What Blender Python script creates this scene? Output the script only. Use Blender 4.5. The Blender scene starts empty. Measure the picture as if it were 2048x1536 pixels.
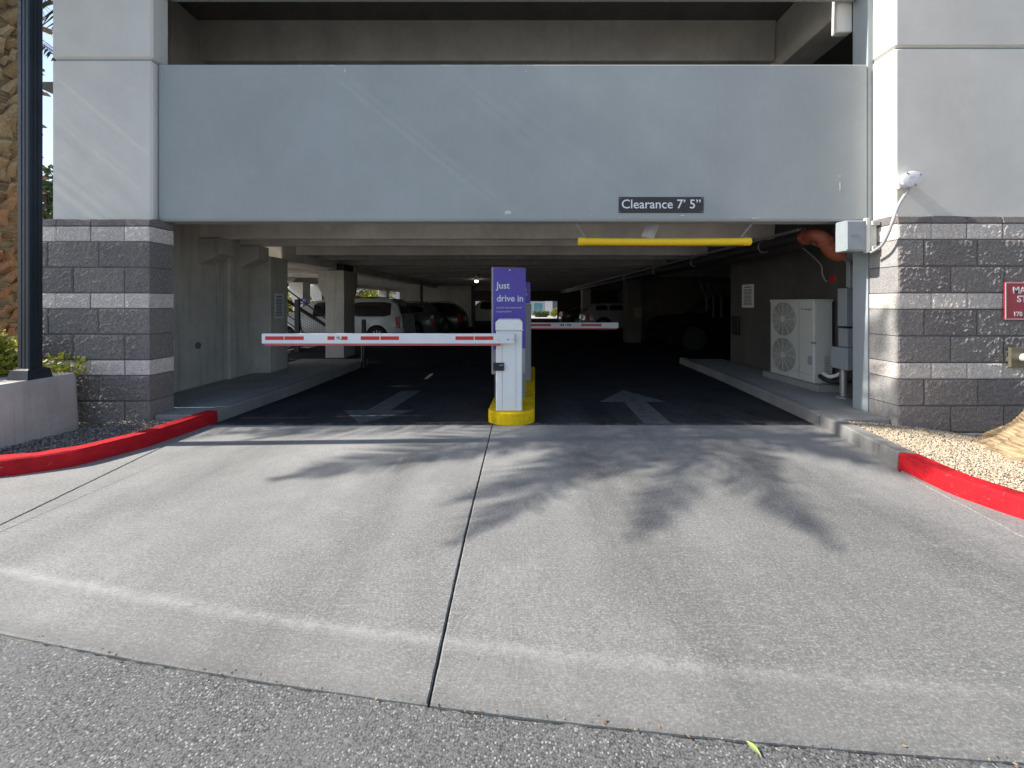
import bpy, bmesh, math, random
import numpy as np
from mathutils import Vector, Matrix, noise
R = math.radians
random.seed(7)
rng = np.random.default_rng(7)
scn = bpy.context.scene
C = scn.collection

# ---------------------------------------------------------------- camera, sky, sun, exposure
cam_d = bpy.data.cameras.new('camera')
cam_d.sensor_width = 36.0
cam_d.lens = 36.0 * 770 / 2048
cam_d.shift_x = -6 / 2048
cam_d.shift_y = -163 / 2048
cam_d.clip_start = 0.05
cam_d.clip_end = 3000
cam = bpy.data.objects.new('camera', cam_d)
cam.location = (0, 0, 1.5)
cam.rotation_euler = (R(90), 0, 0)
C.objects.link(cam)
scn.camera = cam

SUN_EL, SUN_AZ = R(39.0), R(1.94)          # light travels +X, a hair towards +Y
world = bpy.data.worlds.new('World')
scn.world = world
world.use_nodes = True
wn = world.node_tree.nodes
bg = wn['Background']
sky = wn.new('ShaderNodeTexSky')
sky.sky_type = 'NISHITA'
sky.sun_disc = False
sky.sun_elevation = SUN_EL
sky.sun_rotation = R(270) - SUN_AZ
sky.air_density = 1.0
sky.dust_density = 1.2
world.node_tree.links.new(sky.outputs[0], bg.inputs[0])
bg.inputs[1].default_value = 0.115

sun_d = bpy.data.lights.new('sun', 'SUN')
sun_d.energy = 4.35
sun_d.angle = R(0.5)
sun_d.color = (1.0, 0.955, 0.88)
sun = bpy.data.objects.new('sun', sun_d)
tv = Vector((math.cos(SUN_EL) * math.cos(SUN_AZ), math.cos(SUN_EL) * math.sin(SUN_AZ), -math.sin(SUN_EL)))
sun.rotation_euler = tv.to_track_quat('-Z', 'Y').to_euler()
sun.location = (-20, 0, 20)
C.objects.link(sun)

scn.view_settings.view_transform = 'Standard'
scn.view_settings.look = 'None'
scn.view_settings.gamma = 1
scn.view_settings.use_curve_mapping = False
scn.view_settings.exposure = 0.95
scn.cycles.diffuse_bounces = 6

# ---------------------------------------------------------------- helpers
def P(u, v, Y):
    """point seen at photo pixel (u, v) at depth Y"""
    return ((u - 1030) / 770 * Y, Y, 1.5 + (605 - v) / 770 * Y)

class MB:
    def __init__(s):
        s.v = []; s.f = []
    def add(s, vs, fs):
        o = len(s.v)
        s.v += [tuple(p) for p in vs]
        s.f += [tuple(i + o for i in f) for f in fs]
        return s
    def box(s, x0, x1, y0, y1, z0, z1, b=0.0):
        if b <= 0:
            vs = [(x0,y0,z0),(x1,y0,z0),(x1,y1,z0),(x0,y1,z0),(x0,y0,z1),(x1,y0,z1),(x1,y1,z1),(x0,y1,z1)]
            return s.add(vs, [(0,3,2,1),(4,5,6,7),(0,1,5,4),(1,2,6,5),(2,3,7,6),(3,0,4,7)])
        vs = []
        for (sx, x) in ((1, x0), (-1, x1)):
            for (sy, y) in ((1, y0), (-1, y1)):
                for (sz, z) in ((1, z0), (-1, z1)):
                    vs += [(x, y+sy*b, z+sz*b), (x+sx*b, y, z+sz*b), (x+sx*b, y+sy*b, z)]
        bm = bmesh.new()
        bv = [bm.verts.new(p) for p in vs]
        r = bmesh.ops.convex_hull(bm, input=bv)
        bmesh.ops.dissolve_limit(bm, angle_limit=0.01, verts=bm.verts, edges=bm.edges)
        bm.verts.index_update()
        s.add([v.co[:] for v in bm.verts], [[v.index for v in f.verts] for f in bm.faces])
        bm.free()
        return s
    def obox(s, c, size, rz=0.0, M=None, b=0.0):
        t = MB().box(-size[0]/2, size[0]/2, -size[1]/2, size[1]/2, -size[2]/2, size[2]/2, b)
        m = Matrix.Translation(c) @ (M if M is not None else Matrix.Rotation(rz, 4, 'Z'))
        return s.add([(m @ Vector(p))[:] for p in t.v], t.f)
    def tube(s, pts, r, n=10, caps=True):
        pts = [Vector(p) for p in pts]
        rs = r if isinstance(r, (list, tuple)) else [r] * len(pts)
        rings = []
        prev = None
        for i, p in enumerate(pts):
            d = (pts[min(i+1, len(pts)-1)] - pts[max(i-1, 0)]).normalized()
            if prev is None:
                a = Vector((0,0,1)) if abs(d.z) < .9 else Vector((1,0,0))
                e1 = d.cross(a).normalized()
            else:
                e1 = (prev - d * prev.dot(d)).normalized()
            prev = e1
            e2 = d.cross(e1)
            rings.append([(p + (e1*math.cos(2*math.pi*k/n) + e2*math.sin(2*math.pi*k/n)) * rs[i])[:] for k in range(n)])
        vs = [q for g in rings for q in g]
        fs = []
        for i in range(len(pts)-1):
            for k in range(n):
                a, b2 = i*n+k, i*n+(k+1) % n
                fs.append((a, b2, b2+n, a+n))
        if caps:
            fs.append(tuple(range(n-1, -1, -1)))
            fs.append(tuple((len(pts)-1)*n+k for k in range(n)))
        return s.add(vs, fs)
    def lathe(s, prof, c=(0,0,0), n=24, axis='Z'):
        vs = []
        for (r_, h) in prof:
            for k in range(n):
                a = 2*math.pi*k/n
                x, y = r_*math.cos(a), r_*math.sin(a)
                p = (x, y, h) if axis == 'Z' else ((h, x, y) if axis == 'X' else (y, h, x))
                vs.append((p[0]+c[0], p[1]+c[1], p[2]+c[2]))
        fs = []
        m = len(prof)
        for i in range(m-1):
            for k in range(n):
                a, b2 = i*n+k, i*n+(k+1) % n
                fs.append((a, b2, b2+n, a+n))
        fs.append(tuple(range(n-1, -1, -1)))
        fs.append(tuple((m-1)*n+k for k in range(n)))
        return s.add(vs, fs)
    def prism(s, poly, d, plane='XZ', at=0.0):
        """closed polygon extruded by d along the missing axis from 'at'"""
        n = len(poly)
        def put(a, b2, c):
            return {'XZ': (a, c, b2), 'XY': (a, b2, c), 'YZ': (c, a, b2)}[plane]
        vs = [put(a, b2, at) for a, b2 in poly] + [put(a, b2, at+d) for a, b2 in poly]
        fs = [tuple(range(n)), tuple(range(2*n-1, n-1, -1))]
        for i in range(n):
            j = (i+1) % n
            fs.append((i, i+n, j+n, j))
        return s.add(vs, fs)

def obj(name, mb, mat, parent=None, smooth=False, bevel=0.0, world=True):
    me = bpy.data.meshes.new(name)
    off = parent.matrix_basis.translation if (parent is not None and world) else Vector((0,0,0))
    if parent is not None and world:
        q = parent.parent
        while q is not None:
            off = off + q.matrix_basis.translation
            q = q.parent
    if isinstance(mb, MB):
        vs = mb.v if off.length == 0 else [(p[0]-off.x, p[1]-off.y, p[2]-off.z) for p in mb.v]
        me.from_pydata(vs, [], mb.f)
        bm = bmesh.new(); bm.from_mesh(me)
        bmesh.ops.recalc_face_normals(bm, faces=bm.faces)
        bm.to_mesh(me); bm.free()
    me.materials.append(mat)
    if smooth:
        me.polygons.foreach_set('use_smooth', [True]*len(me.polygons))
    o = bpy.data.objects.new(name, me)
    C.objects.link(o)
    if parent is not None:
        o.parent = parent
    if bevel > 0:
        m = o.modifiers.new('edge', 'BEVEL'); m.width = bevel; m.segments = 2; m.limit_method = 'ANGLE'; m.angle_limit = R(35)
    if smooth:
        m = o.modifiers.new('soft', 'EDGE_SPLIT'); m.split_angle = R(38)
    return o

def tag(o, label=None, cat=None, group=None, kind=None):
    if label: o['label'] = label
    if cat: o['category'] = cat
    if group: o['group'] = group
    if kind: o['kind'] = kind
    return o

def empty(name, loc=(0,0,0), label=None, cat=None, group=None, kind=None, rz=0):
    o = bpy.data.objects.new(name, None)
    o.empty_display_size = .2
    o.location = loc; o.rotation_euler = (0,0,rz)
    C.objects.link(o)
    return tag(o, label, cat, group, kind)

def copy_tree(o, parent=None):
    c = o.copy(); C.objects.link(c)
    if parent is not None: c.parent = parent
    for ch in list(o.children): copy_tree(ch, c)
    return c

def text(s, size, mat, parent, M, name='lettering', bold=0.0, ax='LEFT', depth=0.0008):
    cu = bpy.data.curves.new('text', 'FONT')
    cu.body = s; cu.size = size; cu.align_x = ax; cu.align_y = 'BOTTOM_BASELINE'
    cu.extrude = depth; cu.offset = bold; cu.resolution_u = 3
    t = bpy.data.objects.new('t', cu); C.objects.link(t)
    dg = bpy.context.evaluated_depsgraph_get()
    me = bpy.data.meshes.new_from_object(t.evaluated_get(dg))
    bpy.data.objects.remove(t); bpy.data.curves.remove(cu)
    me.name = name
    me.transform(M)
    me.materials.clear(); me.materials.append(mat)
    o = bpy.data.objects.new(name, me); C.objects.link(o)
    if parent is not None: o.parent = parent
    return o

def np_mesh(name, verts, quads, mat, parent=None, k=4, smooth=False):
    me = bpy.data.meshes.new(name)
    n = len(quads)
    me.vertices.add(len(verts)); me.vertices.foreach_set('co', np.asarray(verts, dtype=np.float32).ravel())
    me.loops.add(n*k); me.loops.foreach_set('vertex_index', np.asarray(quads, dtype=np.int32).ravel())
    me.polygons.add(n)
    me.polygons.foreach_set('loop_start', np.arange(0, n*k, k, dtype=np.int32))
    me.polygons.foreach_set('loop_total', np.full(n, k, dtype=np.int32))
    me.update(calc_edges=True); me.validate()
    me.materials.append(mat)
    if smooth: me.polygons.foreach_set('use_smooth', [True]*n)
    o = bpy.data.objects.new(name, me); C.objects.link(o)
    if parent is not None: o.parent = parent
    return o

# ---------------------------------------------------------------- materials
class NT:
    def __init__(s, name):
        s.m = bpy.data.materials.new(name); s.m.use_nodes = True
        s.t = s.m.node_tree; s.n = s.t.nodes; s.l = s.t.links
        s.b = s.n['Principled BSDF']
        s.pos = s.n.new('ShaderNodeNewGeometry')
    def new(s, t, **kw):
        q = s.n.new(t)
        for k, v in kw.items(): setattr(q, k, v)
        return q
    def put(s, sock, v):
        if isinstance(v, bpy.types.NodeSocket): s.l.new(v, sock)
        elif isinstance(v, (tuple, list)) and sock.type == 'RGBA' and len(v) == 3: sock.default_value = (*v, 1)
        else: sock.default_value = v
    def math(s, op, a, b=0.0, c=None, clamp=False):
        q = s.new('ShaderNodeMath', operation=op, use_clamp=clamp)
        s.put(q.inputs[0], a); s.put(q.inputs[1], b)
        if c is not None: s.put(q.inputs[2], c)
        return q.outputs[0]
    def scaled(s, sc):
        q = s.new('ShaderNodeMapping'); s.l.new(s.pos.outputs['Position'], q.inputs[0]); q.inputs['Scale'].default_value = sc
        return q.outputs[0]
    def noise(s, scale, detail=4, rough=.6, vec=None):
        q = s.new('ShaderNodeTexNoise'); q.inputs['Scale'].default_value = scale
        q.inputs['Detail'].default_value = detail; q.inputs['Roughness'].default_value = rough
        s.l.new(vec if vec is not None else s.pos.outputs['Position'], q.inputs['Vector'])
        return q.outputs[0]
    def voro(s, scale, feature='F1', vec=None, out=0):
        q = s.new('ShaderNodeTexVoronoi', feature=feature); q.inputs['Scale'].default_value = scale
        s.l.new(vec if vec is not None else s.pos.outputs['Position'], q.inputs['Vector'])
        return q.outputs[out]
    def ramp(s, f, a, b, lo=0.0, hi=1.0):
        q = s.new('ShaderNodeMapRange'); s.put(q.inputs[0], f)
        for i, v in enumerate((a, b, lo, hi)): q.inputs[i+1].default_value = v
        return q.outputs[0]
    def mix(s, f, a, b, blend='MIX'):
        q = s.new('ShaderNodeMix', data_type='RGBA', blend_type=blend)
        s.put(q.inputs[0], f); s.put(q.inputs[6], a); s.put(q.inputs[7], b)
        return q.outputs[2]
    def xyz(s):
        q = s.new('ShaderNodeSeparateXYZ'); s.l.new(s.pos.outputs['Position'], q.inputs[0])
        return q.outputs
    def bump(s, h, strength=.3, dist=.01):
        q = s.new('ShaderNodeBump'); s.put(q.inputs['Height'], h)
        q.inputs['Strength'].default_value = strength; q.inputs['Distance'].default_value = dist
        prev = s.b.inputs['Normal']
        if prev.is_linked: s.l.new(prev.links[0].from_socket, q.inputs['Normal'])
        s.l.new(q.outputs[0], prev)
    def done(s, col=None, rough=.8, metallic=0.0, spec=None):
        if col is not None: s.put(s.b.inputs['Base Color'], col)
        s.put(s.b.inputs['Roughness'], rough); s.b.inputs['Metallic'].default_value = metallic
        if spec is not None: s.b.inputs['Specular IOR Level'].default_value = spec
        return s.m

def sc(c, k): return tuple(min(1, x*k) for x in c)

def simple(name, col, rough=.6, metallic=0.0, var=.12, scale=6, bump=0.0, bscale=120, spec=None, coat=0.0, island=0.0):
    t = NT(name)
    n1 = t.noise(scale, 5); n2 = t.noise(scale*9, 3)
    f = t.math('ADD', t.math('MULTIPLY', n1, .65), t.math('MULTIPLY', n2, .35))
    f = t.ramp(f, .3, .7)
    c = t.mix(f, sc(col, 1-var), sc(col, 1+var))
    if island:
        c = t.mix(t.ramp(t.pos.outputs['Random Per Island'], 0, 1, 0, 1), t.mix(1.0, c, (1-island,)*3, 'MULTIPLY'), t.mix(1.0, c, (1+island,)*3, 'MULTIPLY'))
    if bump: t.bump(t.noise(bscale, 4), bump, .004)
    t.b.inputs['Coat Weight'].default_value = coat
    return t.done(c, t.ramp(n2, .3, .7, max(.02, rough-.08), min(1, rough+.08)), metallic, spec)

def m_driveway():
    t = NT('driveway_concrete')
    x, y, z = t.xyz()[:3]
    base = (.285, .281, .272)
    big = t.ramp(t.noise(.9, 6, .65), .32, .68)
    mid = t.ramp(t.noise(5.5, 6, .7), .3, .7)
    c = t.mix(big, sc(base, .74), sc(base, 1.18))
    c = t.mix(t.math('MULTIPLY', mid, .6), c, sc(base, .66))
    # tyre polish: darker bands running down both lanes
    wob = t.math('ADD', x, t.math('MULTIPLY', t.noise(.8, 2), .5))
    band = t.math('ADD', t.math('SINE', t.math('MULTIPLY', wob, 3.4)), 0.25)
    band = t.ramp(t.math('MULTIPLY', band, t.ramp(t.noise(3.0, 5, .7, t.scaled((2.2, .35, 1))), .35, .75)), .0, .9)
    near = t.ramp(y, 4.0, 1.9)
    right = t.ramp(x, -1.2, 2.2, .35, 1.0)
    c = t.mix(t.math('MULTIPLY', t.math('MULTIPLY', band, near), .5), c, (.14, .139, .135))
    mott = t.ramp(t.noise(14, 7, .8), .42, .62)
    c = t.mix(t.math('MULTIPLY', t.math('MULTIPLY', mott, t.math('MULTIPLY', near, right)), .62), c, (.12, .12, .116))
    dirt = t.math('MULTIPLY', t.ramp(y, 3.9, 1.7), t.ramp(t.noise(1.7, 6, .7, t.scaled((1.0, .6, 1))), .30, .62, .25, 1.0))
    c = t.mix(t.math('MULTIPLY', dirt, t.ramp(x, -3.2, 2.4, .25, .55)), c, (.155, .153, .148))
    pale = t.math('MULTIPLY', t.ramp(y, 2.9, 4.6), t.ramp(t.noise(1.1, 5, .6), .38, .6))
    c = t.mix(t.math('MULTIPLY', pale, .45), c, (.43, .42, .395))
    # rubber laid down along the wheel paths, fanning out to the street
    fan = t.math('SUBTRACT', 4.7, y)
    for (x0, k, wd, am) in ((.62, .08, .40, .62), (2.15, .20, .50, .78), (1.4, .13, 1.1, .42), (-1.0, -.02, .32, .50), (-2.4, -.25, .34, .42), (-.45, .02, .2, .3)):
        cxn = t.math('ADD', x0, t.math('MULTIPLY', fan, k))
        dd = t.math('ABSOLUTE', t.math('ADD', t.math('SUBTRACT', x, cxn), t.math('MULTIPLY', t.math('SUBTRACT', t.noise(2.2, 4, .6, t.scaled((1, .5, 1))), .5), .9)))
        w_ = t.math('MULTIPLY', t.ramp(dd, wd, wd*.15), t.ramp(t.noise(6, 6, .75, t.scaled((1.6, .35, 1))), .3, .66, .35, 1))
        c = t.mix(t.math('MULTIPLY', t.math('MULTIPLY', w_, t.ramp(y, 4.9, 3.6, .3, 1)), am), c, (.078, .077, .074))
    # broom finish, faint scratches across and along
    br = t.noise(1.0, 4, .6, t.scaled((4, 60, 1)))
    c = t.mix(t.math('MULTIPLY', t.math('MULTIPLY', t.ramp(br, .52, .68), t.ramp(t.noise(1.3, 4), .42, .66)), .34), c, sc(base, 1.35))
    br2 = t.noise(1.0, 4, .7, t.scaled((70, 3, 1)))
    c = t.mix(t.math('MULTIPLY', t.math('MULTIPLY', t.ramp(br2, .55, .7), t.ramp(t.noise(1.9, 4), .42, .62)), .5), c, sc(base, .6))
    # exposed sand grain
    g = t.noise(95, 4, .85, t.scaled((.8, 1.25, 1)))
    c = t.mix(t.math('MULTIPLY', t.ramp(g, .53, .66), .6), c, sc(base, 1.85))
    c = t.mix(t.math('MULTIPLY', t.ramp(g, .47, .35), .65), c, sc(base, .30))
    g2 = t.noise(46, 5, .8, t.scaled((.8, 1.3, 1)))
    gm = t.ramp(y, 4.4, 2.0, .45, 1.0)
    c = t.mix(t.math('MULTIPLY', t.math('MULTIPLY', t.ramp(g2, .54, .66), gm), .5), c, (.42, .415, .40))
    c = t.mix(t.math('MULTIPLY', t.math('MULTIPLY', t.ramp(g2, .46, .34), gm), .6), c, (.085, .084, .081))
    # worn pale lip where the gutter pan starts
    cur = t.math('ADD', 1.662, t.math('ADD', t.math('MULTIPLY', x, -.125), t.math('MULTIPLY', t.math('MULTIPLY', x, x), .017)))
    d = t.math('SUBTRACT', y, cur)
    ad = t.math('ABSOLUTE', t.math('ADD', d, t.math('MULTIPLY', t.math('SUBTRACT', t.noise(7, 6, .7), .5), .07)))
    st = t.ramp(ad, .050, .002)
    st = t.math('MULTIPLY', st, t.ramp(t.noise(13, 7, .85), .36, .62, .05, 1))
    st = t.math('MULTIPLY', st, t.ramp(x, -2.5, 1.6, .9, .35))
    c = t.mix(t.math('MULTIPLY', st, .75), c, (.42, .41, .395))
    gut = t.ramp(d, .0, -.05)
    c = t.mix(t.math('MULTIPLY', gut, t.ramp(t.noise(3, 5), .3, .7, .1, .4)), c, sc(base, .62))
    edge = t.ramp(d, -.19, -.27)
    c = t.mix(t.math('MULTIPLY', edge, .4), c, sc(base, .4))
    # drips and gum
    sp = t.ramp(t.voro(3.1), .035, .022)
    c = t.mix(t.math('MULTIPLY', sp, .6), c, (.09, .09, .088))
    sp2 = t.ramp(t.voro(4.3, vec=t.scaled((1, .7, 1))), .022, .014)
    c = t.mix(t.math('MULTIPLY', sp2, .7), c, (.6, .6, .58))
    t.bump(g, .38, .004); t.bump(t.noise(40, 5, .7), .25, .006)
    return t.done(c, t.ramp(mid, 0, 1, .72, .9), 0, .35)

def m_asphalt():
    t = NT('asphalt')
    v = t.new('ShaderNodeTexVoronoi', feature='F1'); v.inputs['Scale'].default_value = 150
    t.l.new(t.pos.outputs['Position'], v.inputs['Vector'])
    rnd = t.new('ShaderNodeSeparateColor'); t.l.new(v.outputs['Color'], rnd.inputs[0])
    r0 = rnd.outputs[0]
    c = t.mix(t.ramp(r0, 0, 1), (.10, .10, .10), (.165, .165, .163))
    c = t.mix(t.ramp(r0, .88, .97), c, (.36, .36, .35))
    c = t.mix(t.ramp(v.outputs['Distance'], .45, .75), c, (.03, .03, .03))
    c = t.mix(t.math('MULTIPLY', t.ramp(t.noise(2.0, 5), .35, .65), .35), c, (.17, .17, .168))
    t.bump(v.outputs['Distance'], -.9, .007)
    t.bump(t.noise(60, 4), .3, .004)
    return t.done(c, .82, 0, .4)

def m_floor():
    t = NT('garage_floor_coating')
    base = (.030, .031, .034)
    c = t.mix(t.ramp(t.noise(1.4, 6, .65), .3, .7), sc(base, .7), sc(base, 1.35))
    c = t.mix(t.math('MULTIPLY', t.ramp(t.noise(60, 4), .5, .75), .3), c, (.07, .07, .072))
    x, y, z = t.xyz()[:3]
    entry_fade = t.math('MULTIPLY', t.ramp(y, 6.6, 4.75), t.ramp(t.noise(1.6, 6, .7, t.scaled((1.3, .4, 1))), .36, .62))
    c = t.mix(t.math('MULTIPLY', entry_fade, .5), c, (.085, .084, .083))  # tracked-in dust, plus daylight at the opening painted as paler floor
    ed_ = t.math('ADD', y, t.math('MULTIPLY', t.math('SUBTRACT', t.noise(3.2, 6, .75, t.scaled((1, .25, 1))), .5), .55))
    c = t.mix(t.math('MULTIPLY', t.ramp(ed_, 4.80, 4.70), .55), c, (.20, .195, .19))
    oil = t.ramp(t.noise(2.4, 5, .7), .60, .70)
    c = t.mix(t.math('MULTIPLY', oil, .7), c, (.012, .012, .013))
    t.bump(t.noise(110, 3), .2, .003)
    return t.done(c, .95, 0, .06)

def m_block(name, col, spark, grain=75):
    t = NT(name)
    r = t.new('ShaderNodeObjectInfo').outputs['Random']
    n = t.noise(grain, 6, .75)
    c = t.mix(t.ramp(n, .36, .66), sc(col, .62), sc(col, 1.35))
    c = t.mix(t.math('MULTIPLY', t.ramp(t.noise(grain*1.9, 2), .56, .66), spark), c, sc(col, 2.6))
    c = t.mix(1.0, c, t.mix(r, (.86, .86, .87), (1.14, 1.13, 1.12)), 'MULTIPLY')
    c = t.mix(t.math('MULTIPLY', t.ramp(t.noise(2.2, 5, .7, t.scaled((1.5, 1.5, .5))), .45, .7), .22), c, sc(col, 1.5))
    zz = t.xyz()[2]
    sp = t.math('MULTIPLY', t.ramp(zz, .55, .0), t.ramp(t.noise(4, 6, .75), .4, .65))
    c = t.mix(t.math('MULTIPLY', sp, .35), c, (.30, .25, .20))
    c = t.mix(t.math('MULTIPLY', t.ramp(t.noise(1.0, 6, .75, t.scaled((3.5, 3.5, 1.2))), .60, .72), .35), c, (.42, .40, .38))
    t.bump(n, .6, .012)
    return t.done(c, .97, 0, .04)

def m_panel(name, col, streak=.05, chips=0.0, dark=.7):
    """painted precast with a fine sand texture, faint rain streaks, dust"""
    t = NT(name)
    n = t.noise(1.1, 5, .6)
    c = t.mix(t.ramp(n, .3, .7), sc(col, .93), sc(col, 1.06))
    run = t.noise(1.0, 5, .7, t.scaled((5.5, 5.5, .22)))
    c = t.mix(t.math('MULTIPLY', t.ramp(run, .5, .75), streak*2.6), c, sc(col, dark))
    c = t.mix(t.math('MULTIPLY', t.ramp(t.noise(1.0, 5, .7, t.scaled((9, 9, .5))), .56, .74), streak*1.8), c, sc(col, 1.35))
    c = t.mix(t.math('MULTIPLY', t.ramp(t.noise(2.7, 6, .7), .5, .68), .22), c, sc(col, 1.22))
    c = t.mix(t.math('MULTIPLY', t.ramp(t.noise(.6, 4, .6), .52, .66), .25), c, sc(col, .84))
    g = t.noise(120, 4, .75)
    c = t.mix(t.math('MULTIPLY', t.ramp(g, .5, .7), .16), c, sc(col, 1.3))
    c = t.mix(t.math('MULTIPLY', t.ramp(g, .46, .34), .16), c, sc(col, .65))
    if chips:
        z = t.xyz()[2]
        ed = t.math('MAXIMUM', t.ramp(z, 2.575, 2.515), t.ramp(z, 4.40, 4.455))
        k = t.ramp(t.noise(5.5, 6, .8), .64, .68)
        c = t.mix(t.math('MULTIPLY', t.math('MULTIPLY', ed, k), chips), c, (.62, .62, .6))
        k2 = t.ramp(t.noise(2.6, 7, .85), .735, .75)
        c = t.mix(t.math('MULTIPLY', k2, chips*.5), c, sc(col, 1.7))
    t.bump(g, .22, .003); t.bump(t.noise(14, 4), .12, .012)
    return t.done(c, .78, 0, .3)

def m_rawconc(name, col, stain=.5):
    """bare formed concrete: board lines, dark runs of water, pale patches"""
    t = NT(name)
    c = t.mix(t.ramp(t.noise(1.3, 6, .65), .3, .7), sc(col, .78), sc(col, 1.15))
    run = t.noise(1.0, 6, .75, t.scaled((9, 9, .35)))
    c = t.mix(t.math('MULTIPLY', t.ramp(run, .52, .72), stain), c, sc(col, .42))
    c = t.mix(t.math('MULTIPLY', t.ramp(t.noise(3.3, 6, .7), .56, .72), .35), c, sc(col, 1.35))
    pits = t.ramp(t.voro(17), .10, .05)
    c = t.mix(t.math('MULTIPLY', pits, .45), c, sc(col, .5))
    t.bump(t.noise(45, 5), .2, .006)
    return t.done(c, .88, 0, .25)

def m_island(name, cols, rough=.9, transl=0.0, spec=.25):
    """each small piece (leaf, pebble) draws its own colour from a list"""
    t = NT(name)
    q = t.new('ShaderNodeValToRGB')
    el = q.color_ramp.elements
    el[0].position = 0; el[0].color = (*cols[0], 1)
    el[1].position = 1; el[1].color = (*cols[-1], 1)
    for i, cc in enumerate(cols[1:-1]):
        e = el.new((i+1)/(len(cols)-1)); e.color = (*cc, 1)
    t.l.new(t.pos.outputs['Random Per Island'], q.inputs[0])
    m = t.done(q.outputs[0], rough, 0, spec)
    if transl:
        tr = t.new('ShaderNodeBsdfTranslucent'); t.l.new(q.outputs[0], tr.inputs[0])
        mx = t.new('ShaderNodeMixShader'); mx.inputs[0].default_value = transl
        out = [n for n in t.n if n.type == 'OUTPUT_MATERIAL'][0]
        t.l.new(t.b.outputs[0], mx.inputs[1]); t.l.new(tr.outputs[0], mx.inputs[2]); t.l.new(mx.outputs[0], out.inputs[0])
    return m

def m_paint_kerb(name, col):
    t = NT(name)
    c = t.mix(t.ramp(t.noise(7, 6, .7), .35, .7), sc(col, .82), sc(col, 1.15))
    c = t.mix(t.ramp(t.noise(26, 7, .85), .60, .66), c, t.mix(.45, (.34, .32, .30), col))
    c = t.mix(t.math('MULTIPLY', t.ramp(t.noise(5, 7, .8), .54, .66), .4), c, sc(col, .42))
    c = t.mix(t.math('MULTIPLY', t.ramp(t.noise(1.2, 6, .8, t.scaled((14, 14, 30))), .60, .70), .55), c, (.07, .06, .06))
    c = t.mix(t.math('MULTIPLY', t.ramp(t.noise(3, 4, .7, t.scaled((1, 1, 5))), .55, .75), .35), c, sc(col, .5))
    t.bump(t.noise(55, 5, .7), .35, .008)
    return t.done(c, .8, 0, .15)

def m_worn_paint(name, col, under, amt=.5):
    t = NT(name)
    k = t.ramp(t.noise(9, 7, .8), amt-.05, amt+.08)
    c = t.mix(k, under, col)
    return t.done(c, .8, 0, .3)

def m_bark():
    t = NT('palm_bark')
    c = t.mix(t.ramp(t.noise(1.0, 6, .7, t.scaled((5, 5, 62))), .36, .62), (.13, .085, .05), (.50, .385, .24))
    c = t.mix(t.math('MULTIPLY', t.ramp(t.noise(1.0, 5, .7, t.scaled((30, 30, 4))), .6, .72), .7), c, (.07, .045, .025))
    c = t.mix(t.math('MULTIPLY', t.ramp(t.noise(3, 4), .5, .7), .35), c, (.62, .46, .26))
    t.bump(t.noise(1.0, 6, .7, t.scaled((7, 7, 60))), .8, .02)
    return t.done(c, .92, 0, .15)

def m_stub():
    t = NT('frond_stub_fibre')
    r = t.new('ShaderNodeObjectInfo').outputs['Random']
    z = t.xyz()[2]
    tan = t.mix(r, (.66, .52, .34), (.44, .32, .19))
    red = t.mix(r, (.58, .31, .17), (.42, .27, .16))
    c = t.mix(t.ramp(t.math('ADD', z, t.math('MULTIPLY', t.noise(1.5, 3), .8)), 3.9, 3.0), tan, red)
    c = t.mix(t.ramp(t.noise(1, 5, .7, t.scaled((50, 50, 16))), .4, .7), c, t.mix(.5, c, (.06, .04, .025)))
    c = t.mix(t.math('MULTIPLY', t.ramp(t.noise(9, 5), .55, .7), .5), c, (.46, .34, .19))
    t.bump(t.noise(1, 5, .7, t.scaled((60, 60, 18))), .6, .012)
    return t.done(c, .9, 0, .2)

def m_emit(name, col, s):
    t = NT(name)
    t.put(t.b.inputs['Emission Color'], col); t.b.inputs['Emission Strength'].default_value = s
    return t.done(col, .4)

def m_glass(name, col, rough=.06):
    t = NT(name)
    t.b.inputs['Coat Weight'].default_value = 1.0; t.b.inputs['Coat Roughness'].default_value = .03
    c = t.mix(t.noise(1.2, 2), col, sc(col, 1.5))
    return t.done(c, rough, 0, .6)

M = {}
M['drive'] = m_driveway()
M['asphalt'] = m_asphalt()
M['floor'] = m_floor()
M['dark_block'] = m_block('dark_split_block', (.235, .215, .203), .7)
M['sunlit_block'] = m_block('sunlit_return_block', (.32, .31, .30), .3, 90)
M['pale_block'] = m_block('pale_split_block', (.66, .60, .545), .3, 60)
M['cap_block'] = m_block('cap_block', (.20, .18, .172), .5)
M['mortar'] = simple('mortar', (.10, .10, .10), .95, bump=.3)
M['panel'] = m_panel('painted_panel', (.74, .705, .64), .03)
M['spandrel'] = m_panel('painted_spandrel', (.375, .395, .39), .035, chips=.8)
M['jamb'] = m_panel('painted_jamb', (.36, .40, .42), .06)
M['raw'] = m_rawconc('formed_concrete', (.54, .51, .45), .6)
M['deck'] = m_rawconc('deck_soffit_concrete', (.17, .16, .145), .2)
M['raw_beam_shade'] = m_rawconc('shaded_beam_concrete', (.42, .39, .34), .3)  # beam concrete darkened for the shade deeper in the garage
M['raw_shade'] = m_rawconc('dim_wall_concrete', (.11, .10, .092), .4)  # formed concrete darkened to carry the shade of the dark bays
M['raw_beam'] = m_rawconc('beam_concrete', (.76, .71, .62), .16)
M['walk'] = m_rawconc('walk_concrete', (.30, .295, .28), .15)
M['pedestal'] = m_rawconc('pedestal_concrete', (.56, .51, .475), .42)
M['kerb'] = m_rawconc('kerb_concrete', (.24, .235, .225), .25)
M['red_kerb'] = m_paint_kerb('red_kerb_paint', (.50, .014, .022))
M['yellow'] = m_paint_kerb('yellow_island_paint', (.86, .56, .010))
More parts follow.
